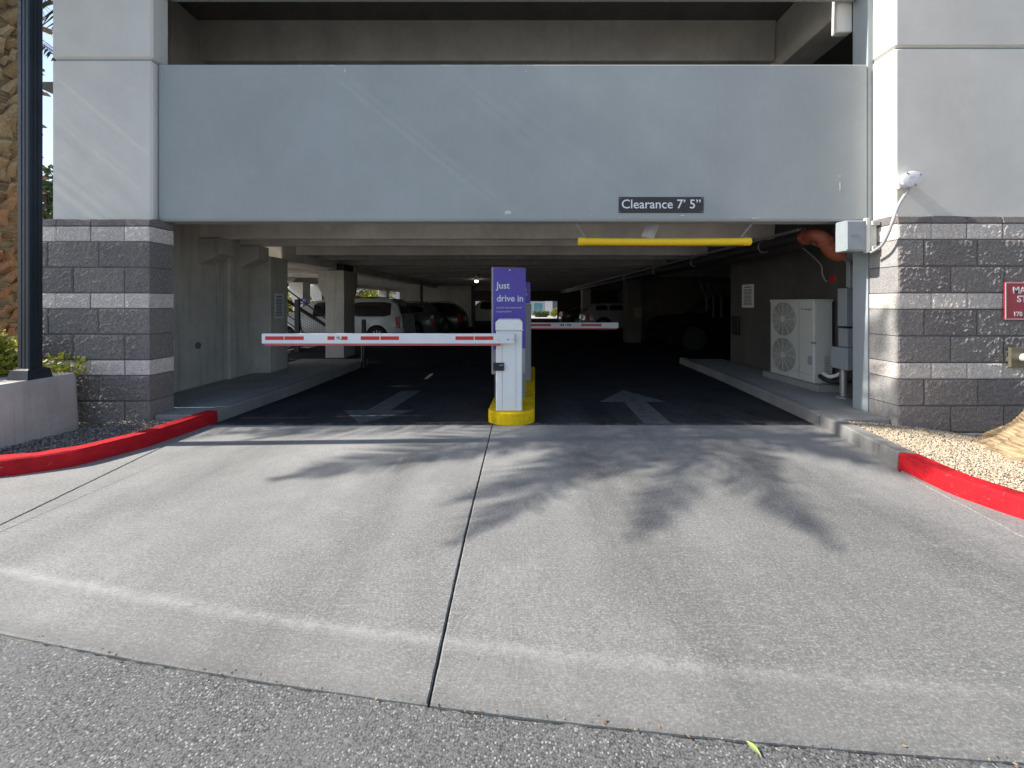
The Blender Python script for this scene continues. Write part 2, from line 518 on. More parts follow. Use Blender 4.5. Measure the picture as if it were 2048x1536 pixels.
M['soil'] = simple('soil', (.16, .125, .09), .95, var=.3, bump=.5, bscale=60)
M['far_ground'] = simple('pale_paving', (.42, .41, .385), .9, var=.15, scale=.4)
M['gravel'] = m_island('gravel_stone', [(.55,.44,.30), (.40,.30,.20), (.62,.53,.40), (.30,.24,.18), (.66,.58,.47), (.48,.36,.23)])
M['gravel_grey'] = m_island('grey_gravel_stone', [(.34,.29,.25), (.22,.19,.17), (.45,.40,.35), (.15,.13,.12), (.38,.31,.25)])
M['white'] = simple('white_powder_coat', (.72, .74, .75), .42, var=.03)
M['barrier'] = m_panel('barrier_white', (.84, .83, .80), .03)
M['arm'] = simple('arm_white', (.74, .75, .76), .42, var=.05)
M['reflect'] = simple('red_reflector', (.55, .025, .02), .35, var=.15, scale=30)
M['rubber_pink'] = simple('red_rubber_edge', (.50, .10, .12), .6, var=.15)
M['black'] = simple('black_metal', (.012, .014, .018), .4, var=.3, spec=.5)
M['pole'] = simple('pole_dark_paint', (.020, .027, .036), .42, var=.35, scale=3)
M['purple'] = simple('purple_sign_face', (.115, .078, .43), .45, var=.05)
M['sign_edge'] = simple('sign_grey_edge', (.42, .43, .45), .5, metallic=.2)
M['cab_grey'] = simple('cabinet_grey', (.26, .26, .26), .5, var=.06)
M['letter'] = simple('white_letter', (.80, .80, .80), .6, var=.02)
M['plaque'] = simple('clearance_plaque', (.045, .038, .040), .55, var=.08)
M['red_sign'] = simple('red_sign_face', (.42, .035, .05), .5, var=.05)
M['yellow_bar'] = simple('yellow_bar_paint', (.98, .60, .008), .5, var=.1, scale=20)
M['galv'] = simple('galvanised_steel', (.42, .43, .44), .42, metallic=.7, var=.15)
M['conduit'] = simple('grey_conduit', (.36, .37, .38), .5, var=.12)
M['box_grey'] = simple('electrical_box_grey', (.30, .33, .35), .5, var=.06)
M['box_light'] = simple('enclosure_beige', (.52, .53, .50), .5, var=.06)
M['pipe_black'] = simple('black_fire_pipe', (.016, .015, .015), .5, var=.3)
M['pipe_orange'] = simple('orange_pipe_elbow', (.24, .060, .028), .6, var=.3, scale=14)
M['fire_red'] = simple('red_alarm', (.42, .02, .02), .45)
M['ac'] = simple('condenser_beige', (.56, .55, .50), .5, var=.05)
M['ac_dark'] = simple('condenser_inside', (.27, .26, .23), .7, var=.3)
M['paper'] = simple('notice_sheet', (.74, .75, .75), .7, var=.04)
M['ink'] = simple('dark_print', (.06, .06, .065), .8)
M['tyre'] = simple('tyre_rubber', (.018, .018, .018), .8, var=.2)
M['rim'] = simple('alloy_rim', (.50, .50, .51), .3, metallic=.8)
M['glass'] = m_glass('car_glass', (.010, .012, .013))
M['tail'] = simple('tail_lamp_red', (.42, .015, .02), .18, coat=.6)
M['lamp_clear'] = simple('clear_lamp', (.5, .5, .5), .15, coat=.6)
M['trim'] = simple('dark_trim', (.015, .015, .016), .6)
M['plate'] = simple('number_plate', (.45, .46, .48), .5)
M['line'] = m_worn_paint('worn_white_marking', (.105, .108, .112), (.036, .038, .042), .42)
M['line_out'] = m_worn_paint('bay_line', (.13, .13, .13), (.035, .036, .04), .45)
M['bark'] = m_bark()
M['stub'] = m_stub()
M['frond'] = m_island('frond_leaflet', [(.05,.085,.022), (.075,.11,.03), (.04,.065,.02), (.09,.12,.04)], .55, .25, .4)
M['lantana'] = m_island('shrub_leaf', [(.09,.15,.015), (.30,.34,.03), (.16,.22,.02), (.50,.46,.05), (.07,.12,.02), (.42,.42,.10), (.24,.30,.03)], .55, .3, .4)
M['flower'] = m_island('shrub_flower', [(.65,.36,.02), (.75,.50,.04), (.6,.5,.35)], .6, .2)
M['leaf'] = m_island('tree_leaf', [(.07,.11,.02), (.13,.17,.03), (.05,.08,.02), (.18,.20,.04)], .55, .35, .4)
M['leaf_dark'] = m_island('far_leaf', [(.05,.08,.03), (.08,.11,.04), (.04,.06,.025)], .6, .2)
M['leaf_yellow'] = m_island('bright_leaf', [(.26,.28,.03), (.34,.31,.04), (.16,.20,.03), (.40,.34,.08)], .55, .4, .4)
M['trunk'] = simple('tree_bark', (.14, .10, .07), .9, var=.3, bump=.6, bscale=40)
M['house'] = simple('far_house_wall', (.34, .34, .335), .85, var=.05)
M['house_pale'] = simple('far_house_siding', (.62, .61, .58), .8, var=.05)
M['house_dark'] = simple('far_house_panel', (.10, .10, .11), .8)
M['curtain'] = m_glass('teal_window', (.10, .22, .26), .25)
M['lamp_on'] = m_emit('lit_lens', (1.0, .93, .8), 6.0)
M['white_hood'] = simple('white_plastic', (.78, .78, .80), .5, var=.04)
M['brass'] = simple('plate_bronze', (.20, .175, .12), .45, metallic=.5, var=.1)
M['rail'] = simple('stair_rail_paint', (.035, .030, .028), .5)
M['green_leaf'] = simple('fallen_leaf_green', (.32, .40, .13), .6, var=.1)
M['dry_leaf'] = m_island('dry_leaf_litter', [(.30,.18,.08), (.14,.09,.05), (.36,.26,.14), (.05,.04,.03)])

# ---------------------------------------------------------------- ground, driveway, kerbs
tag(obj('ground', MB().box(-400, 400, -300, 700, -1.0, -.17), M['far_ground']), kind='structure')

def ya(x): return 1.40 - .112*x + .016*x*x
def interp(pts, y):
    pts = sorted(pts)
    return float(np.interp(y, [p[0] for p in pts], [p[1] for p in pts]))

KR = [(1.0,6.2),(1.35,5.0),(1.7,4.35),(2.1,3.85),(2.65,3.50),(3.0,3.40),(3.45,3.45),(4.12,3.58),(5.0,3.72),(7.45,3.95),(9.5,4.05)]  # (y, x) road face
KL = [(2.35,-8.6),(2.6,-7.2),(2.85,-6.1),(3.08,-5.1),(3.3,-4.41),(3.5,-4.02),(4.0,-3.80),(4.81,-3.72),(6.4,-3.60),(9.3,-3.54)]
def krx(y): return interp(KR, y)
def klx(y): return interp(KL, y)

# asphalt street in front
pa = [(x, ya(x) + random.uniform(-.006, .006)) for x in np.linspace(-4.5, 4.5, 260)]
pa = [(-30, 3.6), (-12, 3.0), (-6.5, 2.55)] + pa + [(6.5, 1.1), (12, .6), (30, .2)]
poly = [(30, -40), (-30, -40)] + pa
tag(obj('street', MB().prism([(x, y) for x, y in poly], -.1, 'XY', -.012), M['asphalt']), kind='structure')

drv = empty('driveway', (0, 3, 0), kind='structure')
def slab(outline, jit=.0025):
    """concrete slab cast against its neighbours: chipped, eased edges"""
    n = len(outline)
    out = []
    for i in range(n):
        a = Vector(outline[i]); b = Vector(outline[(i+1) % n])
        k = max(1, int((b-a).length / .035))
        for j in range(k):
            p = a.lerp(b, j/k)
            out.append(p)
    n = len(out)
    cen = sum(out, Vector((0, 0))) / n
    nrm = []
    area = sum(out[i].x*out[(i+1) % n].y - out[(i+1) % n].x*out[i].y for i in range(n))
    sgn = 1 if area > 0 else -1
    for i in range(n):
        d = (out[(i+1) % n] - out[i-1]).normalized()
        nrm.append(Vector((-d.y, d.x)) * sgn)
    chip = [abs(random.gauss(0, jit)) + (random.random() < .03) * random.uniform(0, .008) for _ in range(n)]
    r0 = [(*(out[i] + nrm[i]*chip[i]*.4), -.12) for i in range(n)]
    r1 = [(*(out[i] + nrm[i]*chip[i]*.4), -.005) for i in range(n)]
    r2 = [(*(out[i] + nrm[i]*(chip[i]+.005)), 0) for i in range(n)]
    mb = MB()
    fs = []
    for i in range(n):
        j = (i+1) % n
        fs += [(i, j, j+n, i+n), (i+n, j+n, j+2*n, i+2*n)]
    fs.append(tuple(range(2*n, 3*n)))
    mb.add(r0+r1+r2, fs)
    return obj('concrete_slab', mb, M['drive'], drv)
GAP = .0042
def jl(y): return interp([(1.6,-3.36),(2.6,-3.47),(3.85,-3.645),(4.71,-3.70)], y)
def jr(y): return interp([(1.1,3.05),(1.7,3.12),(2.457,3.25),(3.36,3.395),(3.45,3.43)], y)
def jc(y): return interp([(1.3,-.322),(2.5,-.320),(4.71,-.276)], y)
ys = np.linspace(1.95, 4.71, 14)
# left gutter strip, between joint and kerb
ed = [(jl(y)-GAP, y) for y in ys]
xs = np.linspace(-8.4, jl(1.8)-GAP, 22)
bot = [(x, ya(x)) for x in xs]
kt = [(klx(y)-.03, y) for y in np.linspace(4.71, 2.4, 30)]
slab(bot + ed + kt)
# exit lane and entry lane
xs = np.linspace(jl(1.75)+GAP, jc(1.4)-GAP, 26)
slab([(x, ya(x)) for x in xs] + [(jc(y)-GAP, y) for y in np.linspace(1.5, 4.71, 14)] + [(jl(y)+GAP, y) for y in np.linspace(4.71, 1.9, 14)])
xs = np.linspace(jc(1.4)+GAP, jr(1.15)-GAP*.6, 26)
slab([(x, ya(x)) for x in xs] + [(jr(y)-GAP*.6, y) for y in np.linspace(1.2, 3.44, 12)] + [(krx(y)+.03, y) for y in np.linspace(3.5, 4.71, 8)]
     + [(jc(y)+GAP, y) for y in np.linspace(4.71, 1.45, 14)])
# wedge of gutter along the red kerb
xs = np.linspace(jr(1.12)+GAP*.6, 6.0, 18)
slab([(x, ya(x)) for x in xs] + [(krx(y)+.03, y) for y in np.linspace(1.1, 3.46, 26)] + [(jr(y)+GAP*.6, y) for y in np.linspace(3.42, 1.2, 12)])
obj('joint_filler', MB().prism([(-8.6, 4.74), (-8.6, 2.5), (-4, 2.1)] + [(x, ya(x)+.015) for x in np.linspace(-3.9, 3.9, 40)] + [(6.3, 1.2), (6.3, 4.74)][:1] + [(4.2, 4.74)], -.1, 'XY', -.011),
    simple('joint_sealant', (.025, .024, .023), .9), drv)

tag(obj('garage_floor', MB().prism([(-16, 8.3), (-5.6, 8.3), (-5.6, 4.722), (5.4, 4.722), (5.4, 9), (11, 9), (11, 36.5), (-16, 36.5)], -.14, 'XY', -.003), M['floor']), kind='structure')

def sweep(pts, prof, side):
    """prof: (offset away from the road, z) swept along a polyline (x, y); side = +1 right of travel"""
    pts = [Vector(p) for p in pts]
    n, m = len(pts), len(prof)
    vs, fs = [], []
    for i, p in enumerate(pts):
        d = (pts[min(i+1, n-1)] - pts[max(i-1, 0)]).normalized()
        nn = Vector((d.y, -d.x)) * side
        for (o, z) in prof:
            j = random.uniform(-.0015, .0015)
            q = p + nn*(o+j); vs.append((q.x, q.y, z+j))
    for i in range(n-1):
        for k in range(m):
            a, b = i*m+k, i*m+(k+1) % m
            fs.append((a, b, b+m, a+m))
    fs += [tuple(range(m)), tuple((n-1)*m+k for k in range(m))]
    return MB().add(vs, fs)
def smooth_curve(K, y0, y1, n):
    K = sorted(K); yy = np.linspace(y0, y1, n)
    xk = np.interp(yy, [k[0] for k in K], [k[1] for k in K])
    for _ in range(3):
        xk[1:-1] = (xk[:-2] + 2*xk[1:-1] + xk[2:]) / 4
    return list(zip(xk, yy))
H = .145
KP = [(0, -.15), (0.014, H-.014), (.028, H), (.158, H), (.168, H-.010), (.168, -.15)]
tag(obj('kerb', sweep(smooth_curve(KL, 4.835, 9.3, 60), KP, -1), M['kerb'], smooth=True), kind='structure')
tag(obj('red_kerb', sweep(smooth_curve(KL, 2.35, 4.825, 60), KP, -1), M['red_kerb'], smooth=True), kind='structure')
tag(obj('kerb', sweep(smooth_curve(KR, 4.655, 9.5, 60), KP, 1), M['kerb'], smooth=True), kind='structure')
tag(obj('kerb', sweep(smooth_curve(KR, 3.49, 4.645, 40), KP, 1), M['kerb'], smooth=True), kind='structure')
tag(obj('red_kerb', sweep(smooth_curve(KR, 1.0, 3.48, 60), KP, 1), M['red_kerb'], smooth=True), kind='structure')
# walkways inside the opening
wl = [(klx(y)-.172, y) for y in np.linspace(4.66, 9.3, 12)]
tag(obj('walkway', MB().prism(wl + [(-5.145, 9.3), (-5.145, 4.94), (-4.40, 4.94), (-4.36, 4.66)], -.25, 'XY', H-.006), M['walk'], bevel=.008), kind='structure')
wr = [(krx(y)+.172, y) for y in np.linspace(4.50, 9.3, 12)]
tag(obj('walkway', MB().prism(wr + [(5.0, 9.3), (5.0, 5.05), (4.385, 5.03), (4.385, 4.50)], -.25, 'XY', H-.006), M['walk'], bevel=.01), kind='structure')

# planting beds: soil surface with gravel scattered over it
def gz_right(x, y):
    k = max(0, min(1, (x - krx(y) - .17) / 1.4))
    return .125 - .10*k - .12*max(0, min(1, (x-4.6)/1.6)) + .012*math.sin(5*x)*math.cos(4*y)
def gz_left(x, y):
    return .075 + .015*math.sin(6*x)*math.cos(5*y)
def bed(name, fz, inside, x0, x1, y0, y1, st=.08):
    mb = MB(); nx, ny = int((x1-x0)/st)+1, int((y1-y0)/st)+1
    vs = [(x0+i*st, y0+j*st, fz(x0+i*st, y0+j*st)) for j in range(ny) for i in range(nx)]
    fs = []
    for j in range(ny-1):
        for i in range(nx-1):
            a = j*nx+i
            if inside(x0+i*st, y0+j*st) or inside(x0+(i+1)*st, y0+j*st) or inside(x0+i*st, y0+(j+1)*st) or inside(x0+(i+1)*st, y0+(j+1)*st):
                fs.append((a, a+1, a+1+nx, a+nx))
    return tag(obj(name, mb.add(vs, fs), M['soil'], smooth=True), kind='structure')
in_r = lambda x, y: x > krx(y)+.19 and y < 4.74 and not (x < 4.42 and y > 4.50)
in_l = lambda x, y: x < klx(y)-.20 and y < 4.95 and not (x > -4.42 and y > 4.62)
bed('planting_bed', gz_right, in_r, 3.5, 12, .9, 4.9)
bed('planting_bed', gz_left, in_l, -14, -3.9, 2.3, 7.0, .1)
def stones(name, n, fz, inside, x0, x1, y0, y1, s0, s1, mat):
    pts = []
    while len(pts) < n:
        X = rng.uniform(x0, x1, n); Y = rng.uniform(y0, y1, n)
        pts += [(x, y) for x, y in zip(X, Y) if inside(x, y)]
    pts = pts[:n]
    base = np.array([(1,0,0),(-1,0,0),(0,1,0),(0,-1,0),(0,0,1),(0,0,-1)], float)
    tri = np.array([(0,2,4),(2,1,4),(1,3,4),(3,0,4),(2,0,5),(1,2,5),(3,1,5),(0,3,5)])
    z = np.array([fz(x, y) for x, y in pts])
    c = np.column_stack([np.array(pts), z])
    s = rng.uniform(s0, s1, (n, 1, 1)) * rng.uniform(.6, 1.2, (n, 1, 3))
    V = base[None]*s + rng.normal(0, .18, (n, 6, 3))*s
    a = rng.uniform(0, 6.28, n); ca, sa = np.cos(a), np.sin(a)
    Vx = V[:,:,0]*ca[:,None]-V[:,:,1]*sa[:,None]; Vy = V[:,:,0]*sa[:,None]+V[:,:,1]*ca[:,None]
    V = np.stack([Vx, Vy, V[:,:,2]*.75], -1) + c[:,None,:]
    V[:,:,2] += rng.uniform(0, s1*.5, (n, 1))
    F = (tri[None] + (np.arange(n)*6)[:,None,None]).reshape(-1, 3)
    return tag(np_mesh(name, V.reshape(-1, 3), F, mat, k=3), kind='stuff')
stones('gravel', 34000, gz_right, in_r, 3.55, 6.4, 2.0, 4.45, .006, .013, M['gravel'])
stones('gravel', 5200, gz_left, in_l, -5.6, -3.9, 3.2, 4.62, .007, .017, M['gravel_grey'])

# worn arrows and bay lines on the garage floor
def flat(name, poly, mat, z=.001):
    return tag(obj(name, MB().prism(poly, -.002, 'XY', z), mat), kind='structure')
flat('road_marking', [(-1.92,4.76),(-2.38,5.36),(-2.06,5.36),(-1.93,6.55),(-1.60,6.55),(-1.74,5.36),(-1.40,5.36)], M['line'])
flat('road_marking', [(1.60,4.73),(1.64,5.82),(1.28,5.82),(1.85,6.6),(2.28,5.82),(1.98,5.82),(1.94,4.73)], M['line'])
for k, (x0, y0) in enumerate([(-3.4, 9.6), (-3.4, 12.6), (-3.4, 15.9)]):
    flat('bay_line', [(x0-4, y0+.9), (x0, y0), (x0, y0+.09), (x0-4, y0+.99)], M['line_out'])

# ---------------------------------------------------------------- the garage
gar = empty('parking_garage', (0, 4.78, 0), 'multi-storey concrete parking garage with grey spandrel and split-block piers', 'garage')

def course_rows(z_top):
    rows = [('cap', z_top, .104)]
    z = z_top - .104
    for k in range(4):
        rows.append(('pale', z, .186)); z -= .186
        for q in range(2):
            rows.append(('dark', z, .3075)); z -= .3075
    return rows
_bk = {}
def block_mesh(L, D, Hh, kind):
    key = (round(L, 3), round(D, 3), round(Hh, 3), kind, random.randrange(3))
    if key not in _bk:
        b = .009 if kind != 'pale' else .006
        mb = MB()
        if kind == 'cap':     # sloped weathering top
            mb.add([(0,0,0),(L,0,0),(L,D,0),(0,D,0),(0,.012,Hh*.72),(L,.012,Hh*.72),(L,D,Hh*.72),(0,D,Hh*.72),(0.0,.075,Hh),(L,.075,Hh),(L,D,Hh),(0,D,Hh)],
                   [(0,3,2,1),(0,1,5,4),(4,5,9,8),(8,9,10,11),(1,2,6,5),(5,6,10,9),(2,3,7,6),(6,7,11,10),(3,0,4,7),(7,4,8,11)])
        else:
            # split face: a fractured front with real relief, sawn sides
            vrt = key[-1]
            st = .0135
            nx, nz = max(2, int(L/st)), max(2, int(Hh/st))
            off = Vector((L*7.3 + 11*vrt, Hh*3.1, 5.7*vrt))
            amp = .011 if kind == 'dark' else .0065
            vs = []
            for j in range(nz+1):
                for i in range(nx+1):
                    x, z = L*i/nx, Hh*j/nz
                    q = Vector((x, 0, z)) + off
                    h = noise.noise(q*9)*.55 + noise.noise(q*26)*.8 + noise.noise(q*58)*.75
                    e = min(x, L-x, z, Hh-z)
                    k = min(1, e/.018)
                    y = -amp*h*(.35+.65*k) + b*1.2*(1-k)**2
                    vs.append((x, y, z))
            w = nx+1
            fs = [(j*w+i, j*w+i+1, (j+1)*w+i+1, (j+1)*w+i) for j in range(nz) for i in range(nx)]
            o_ = len(vs)
            rim = [i for i in range(w)] + [j*w+nx for j in range(1, nz+1)] + [nz*w+i for i in range(nx-1, -1, -1)] + [j*w for j in range(nz-1, 0, -1)]
            vs += [(vs[r_][0], D, vs[r_][2]) for r_ in rim]
            nr = len(rim)
            fs += [(rim[k], o_+k, o_+(k+1) % nr, rim[(k+1) % nr]) for k in range(nr)]
            fs.append(tuple(o_+k for k in range(nr-1, -1, -1)))
            mb.add(vs, fs)
        me = bpy.data.meshes.new('block')
        me.from_pydata(mb.v, [], mb.f)
        me.materials.append(M[{'cap': 'cap_block', 'pale': 'pale_block', 'dark': 'dark_block'}[kind]])
        _bk[key] = me
    return _bk[key]
J = .010
def pier(name, x_in, x_out, y0, y1, z_top, start_long, z_min, core_hi, lit_return=False):
    """split-face block pier; courses start at the drive-side corner x_in and run to x_out"""
    sgn = 1 if x_out > x_in else -1
    a, b = sorted((x_in, x_out))
    core = obj(name, MB().box(a+.012, b-.012, y0+.012, y1-.012, z_min-.1, core_hi), M['mortar'], gar)
    d = 0
    for kind, zt, h in course_rows(z_top):
        if zt - h < z_min - .25: break
        if kind == 'dark':
            first = .61 if (d % 2 == 0) == start_long else .305
            L0 = .61; d += 1
        else:
            first, L0 = (.385 if start_long is False else .30), .41
        pos = 0.0; L = first
        tot = abs(x_out - x_in)
        while pos < tot - .03:
            L = min(L, tot - pos)
            pr = random.uniform(-.003, .004)
            me = block_mesh(L - J, y1 - y0 - pr*0, h - J, kind)
            if lit_return and pos == 0.0 and kind == 'dark':     # end block: smooth return, direct sun painted in as a paler colour
                me = me.copy(); me.materials.append(M['sunlit_block'])
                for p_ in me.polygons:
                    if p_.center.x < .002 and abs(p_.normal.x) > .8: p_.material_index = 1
            o = bpy.data.objects.new('block', me); C.objects.link(o); o.parent = core
            x = x_in + sgn*pos + (J/2 if sgn > 0 else -(L - J/2))
            o.location = (x - gar.location.x, y0 - pr - gar.location.y, zt - h + J/2 - gar.location.z)
            pos += L; L = L0
    return core
pier('block_pier', -4.37, -5.67, 4.60, 4.935, 2.518, True, 0.0, 2.40)
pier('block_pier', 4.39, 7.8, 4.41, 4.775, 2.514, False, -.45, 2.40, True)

def panel_stack(x0, x1, y0, y1, zs):
    for (za, zb) in zs:
        obj('corner_panel', MB().box(x0, x1, y0, y1, za, zb, .022), M['panel'], gar)
panel_stack(-5.685, -4.455, 4.72, 4.96, [(2.43, 4.475), (4.495, 9.5)])
panel_stack(4.445, 7.9, 4.50, 4.80, [(2.43, 4.475), (4.495, 9.5)])
obj('corner_core', MB().box(-5.66, -4.49, 4.75, 4.955, 2.41, 9.4), M['jamb'], gar)
obj('corner_core', MB().box(4.47, 7.85, 4.53, 4.79, 2.41, 9.4), M['jamb'], gar)
# painted jamb behind the right pier
obj('jamb_column', MB().box(4.40, 5.3, 4.802, 5.02, -.05, 9.4, .006), M['jamb'], gar)
# spandrels
def spandrel(z0, z1):
    p = [(4.785, z0+.03), (4.80, z0), (4.985, z0), (4.985, z1), (4.795, z1), (4.785, z1-.012)]
    x0, x1 = -4.425, 4.375
    return obj('spandrel_panel', MB().prism([(a, b) for a, b in p], x1-x0, 'YZ', x0), M['spandrel'], gar, bevel=.006)
sp1 = spandrel(2.512, 4.462)
chip_m = simple('bare_chip', (.66, .65, .62), .9, var=.2, scale=30)
for (u, v, w, h) in ((1015, 425, 15, 9), (448, 439, 11, 3), (1272, 440, 13, 4), (1679, 352, 8, 3), (690, 141, 3, 10), (1240, 436, 6, 2), (1181, 431, 3, 3), (1052, 143, 3, 3), (1512, 436, 22, 2), (1470, 437, 12, 2), (1365, 431, 10, 2), (560, 437, 7, 2), (1680, 372, 2, 22)):
    q = [];
    for k in range(9):
        a = 2*math.pi*k/9; rr_ = random.uniform(.55, 1.1)
        X, _, Z = P(u + w*.5*rr_*math.cos(a), v + h*.5*rr_*math.sin(a), 4.785)
        q.append((X, max(Z, 2.545)))
    obj('paint_chip', MB().prism(q, -.0016, 'XZ', 4.785), chip_m, sp1)
spandrel(5.39, 7.3)
obj('ledger_bracket', MB().box(4.20, 4.40, 5.02, 5.12, 5.03, 5.7, .01), M['panel'], gar)

# floor plates: slab plus tee stems, two storeys
def stem(x0, x1, y, zb, zt, par, mat='raw_beam'):
    p = [(y, zb), (y+.15, zb), (y+.19, zt), (y-.04, zt)]
    b = .012
    p = [(y+b, zb), (y+.15-b, zb), (y+.15, zb+b), (y+.19, zt), (y-.04, zt), (y, zb+b)]
    return obj('ceiling_stem', MB().prism(p, x1-x0, 'YZ', x0), M[mat], par)
STEM_Y = [6.31, 7.10] + [q for k in range(12) for q in (8.50+2.3*k, 9.36+2.3*k)]
for lvl, (zb, zt) in enumerate([(2.55, 3.15), (5.47, 6.10)]):
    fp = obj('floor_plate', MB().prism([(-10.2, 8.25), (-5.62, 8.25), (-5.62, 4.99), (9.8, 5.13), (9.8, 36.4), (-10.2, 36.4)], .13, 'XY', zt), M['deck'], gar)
    for y in STEM_Y:
        if y > 34.5: continue
        if lvl == 1 and y > 12: continue
        stem(-4.84 if y > 8 else -5.16, 4.25, y, zb, zt-.002, fp, 'raw_beam' if y < 9 else 'raw_beam_shade')
        if lvl == 0 and y > 8.4:
            stem(-9.3, -5.36, y, zb, zt-.002, fp)
            if y > 14: stem(4.8, 9.6, y, zb, zt-.002, fp, 'raw_beam_shade')
# girder on the entry side, beam line on the exit side, outer beam line
def girder(x0, x1, y0, y1, zb, zt, name='girder'):
    return obj(name, MB().box(x0, x1, y0, y1, zb, zt, .015), M['raw_beam'], gar)
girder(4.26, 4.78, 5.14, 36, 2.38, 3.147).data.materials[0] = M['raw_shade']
girder(4.27, 4.77, 5.135, 20, 5.32, 6.097)
girder(-5.34, -4.86, 8.02, 36, 2.40, 3.147)
girder(-9.75, -9.32, 8.4, 36, 2.36, 3.147)
girder(-5.55, -5.17, 5.015, 8.2, 5.5, 6.09)

# side wall with corbels, thin daylight joints between its panels
def wall(x0, x1, y0, y1, z0, z1):
    return obj('side_wall', MB().box(x0, x1, y0, y1, z0, z1, .012), M['raw'], gar)
w1 = wall(-5.56, -5.15, 5.012, 6.80, -.1, 3.146)
w2 = wall(-5.56, -5.07, 6.835, 7.44, -.1, 3.146)
obj('joint_pad', MB().box(-5.5, -5.2, 4.962, 5.010, -.1, 2.30), M['raw'], gar)
obj('joint_pad', MB().box(-5.5, -5.2, 6.802, 6.833, -.1, 2.40), M['raw'], gar)
wall(-5.56, -5.15, 5.012, 8.0, 3.3, 6.09)
wall(-5.60, -5.30, 8.021, 8.45, -.1, 2.398)  # added piece closing a gap that let a sun bar onto the floor
obj('wall_column', MB().box(-5.56, -4.73, 7.442, 8.02, -.1, 2.398, .015), M['raw'], gar)
for (y, par, x) in ((6.26, w1, -5.152), (7.06, w2, -5.072)):
    obj('corbel', MB().prism([(x, 2.546), (x+.37, 2.546), (x+.37, 2.30), (x, 2.13)], .30, 'XZ', y), M['raw'], par, bevel=.012)
obj('formwork_patch', MB().lathe([(.055, 0), (.055, .012), (.04, .016)], (-5.15, 6.25, .80), 14, 'X'), M['deck'], w1)

def column(x0, x1, y0, y1, top, hx=.2, name='column'):
    """square column whose head flares towards the beam it carries"""
    zc = top
    mb = MB()
    p = [(x0, -.1), (x1, -.1), (x1, zc-.75), (x1+.0, zc-.75), (x1, zc), (x0-hx, zc), (x0-hx, zc-.45), (x0, zc-.8)]
    mb.prism(p, y1-y0, 'XZ', y0)
    # haunch towards the drive on the far face
    return obj(name, mb, M['raw'], gar, bevel=.015)
column(-5.15, -4.64, 10.45, 11.15, 2.37, .20)
obj('column_head', MB().prism([(10.45, 1.5), (10.449, 2.37), (11.35, 2.37), (11.35, 1.95), (11.15, 1.6)], .50, 'YZ', -5.146), M['raw'], gar)
obj('bearing_block', MB().box(-5.1, -4.66, 10.5, 11.1, 2.371, 2.55), M['trim'], gar)
for (y, x) in ((19.5, -5.3), (28, -5.3)):
    column(x, x+.5, y, y+.6, 2.399, .2)
for (x, y) in ((-9.35, 16.2), (-9.75, 18.6), (-9.7, 10.2), (-9.6, 27.5)):
    o = column(x, x+.42, y, y+.6, 2.358, .18)
    o.data.materials[0] = M['panel']
column(4.2, 4.72, 14.4, 15.0, 2.378, .0).data.materials[0] = M['raw_shade']
column(4.2, 4.72, 24.0, 24.6, 2.378, .0)

# condenser wall, back walls
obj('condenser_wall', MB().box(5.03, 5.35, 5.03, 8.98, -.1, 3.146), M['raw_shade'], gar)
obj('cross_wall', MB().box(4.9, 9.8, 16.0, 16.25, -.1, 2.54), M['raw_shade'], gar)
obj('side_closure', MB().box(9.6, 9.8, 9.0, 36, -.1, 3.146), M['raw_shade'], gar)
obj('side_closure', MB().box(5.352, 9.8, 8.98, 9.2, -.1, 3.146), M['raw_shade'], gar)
bw = obj('back_wall', MB().box(-7.2, -2.72, 24.0, 24.22, -.1, 2.54), M['raw'], gar)
obj('wall_post', MB().box(-2.72, -2.5, 23.95, 24.3, -.1, 2.54), M['raw_shade'], gar)
rear = MB()
rear.box(-10, -4.6, 36.0, 36.25, -.1, 1.1)
rear.box(-10, 9.8, 36.0, 36.25, 1.62, 3.146)
rear.box(4.1, 9.8, 36.0, 36.25, -.1, 1.62)
rear.box(3.95, 4.1, 35.95, 36.3, -.1, 1.62)
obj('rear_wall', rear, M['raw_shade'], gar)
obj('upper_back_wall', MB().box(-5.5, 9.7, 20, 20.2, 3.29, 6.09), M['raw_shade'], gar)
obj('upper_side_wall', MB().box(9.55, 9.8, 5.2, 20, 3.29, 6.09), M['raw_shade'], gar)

# ---------------------------------------------------------------- traffic island, barriers, signs
isl = MB()
def isl_outline():
    pts = []
    for k in range(13):                       # rounded nose towards the street
        a = math.pi + math.pi*k/12
        pts.append((-.045 + .295*math.cos(a), 4.90 + .205*math.sin(a)))
    return pts + [(.42, 8.1), (.15, 8.25), (-.13, 8.1)]
ol = isl_outline(); n = len(ol)
cx, cy = .05, 6.4
r0 = [(x, y, -.02) for x, y in ol]; r1 = [(x, y, .135) for x, y in ol]; r2 = [(x+(cx-x)*.04, y+(.016 if y < 6 else -.016), .150) for x, y in ol]
isl.add(r0+r1+r2, [(i, (i+1) % n, (i+1) % n+n, i+n) for i in range(n)] + [(i+n, (i+1) % n+n, (i+1) % n+2*n, i+2*n) for i in range(n)] + [tuple(range(2*n, 3*n))])
tag(obj('traffic_island', isl, M['yellow']), 'yellow painted concrete island between the entry and exit lanes', 'island')

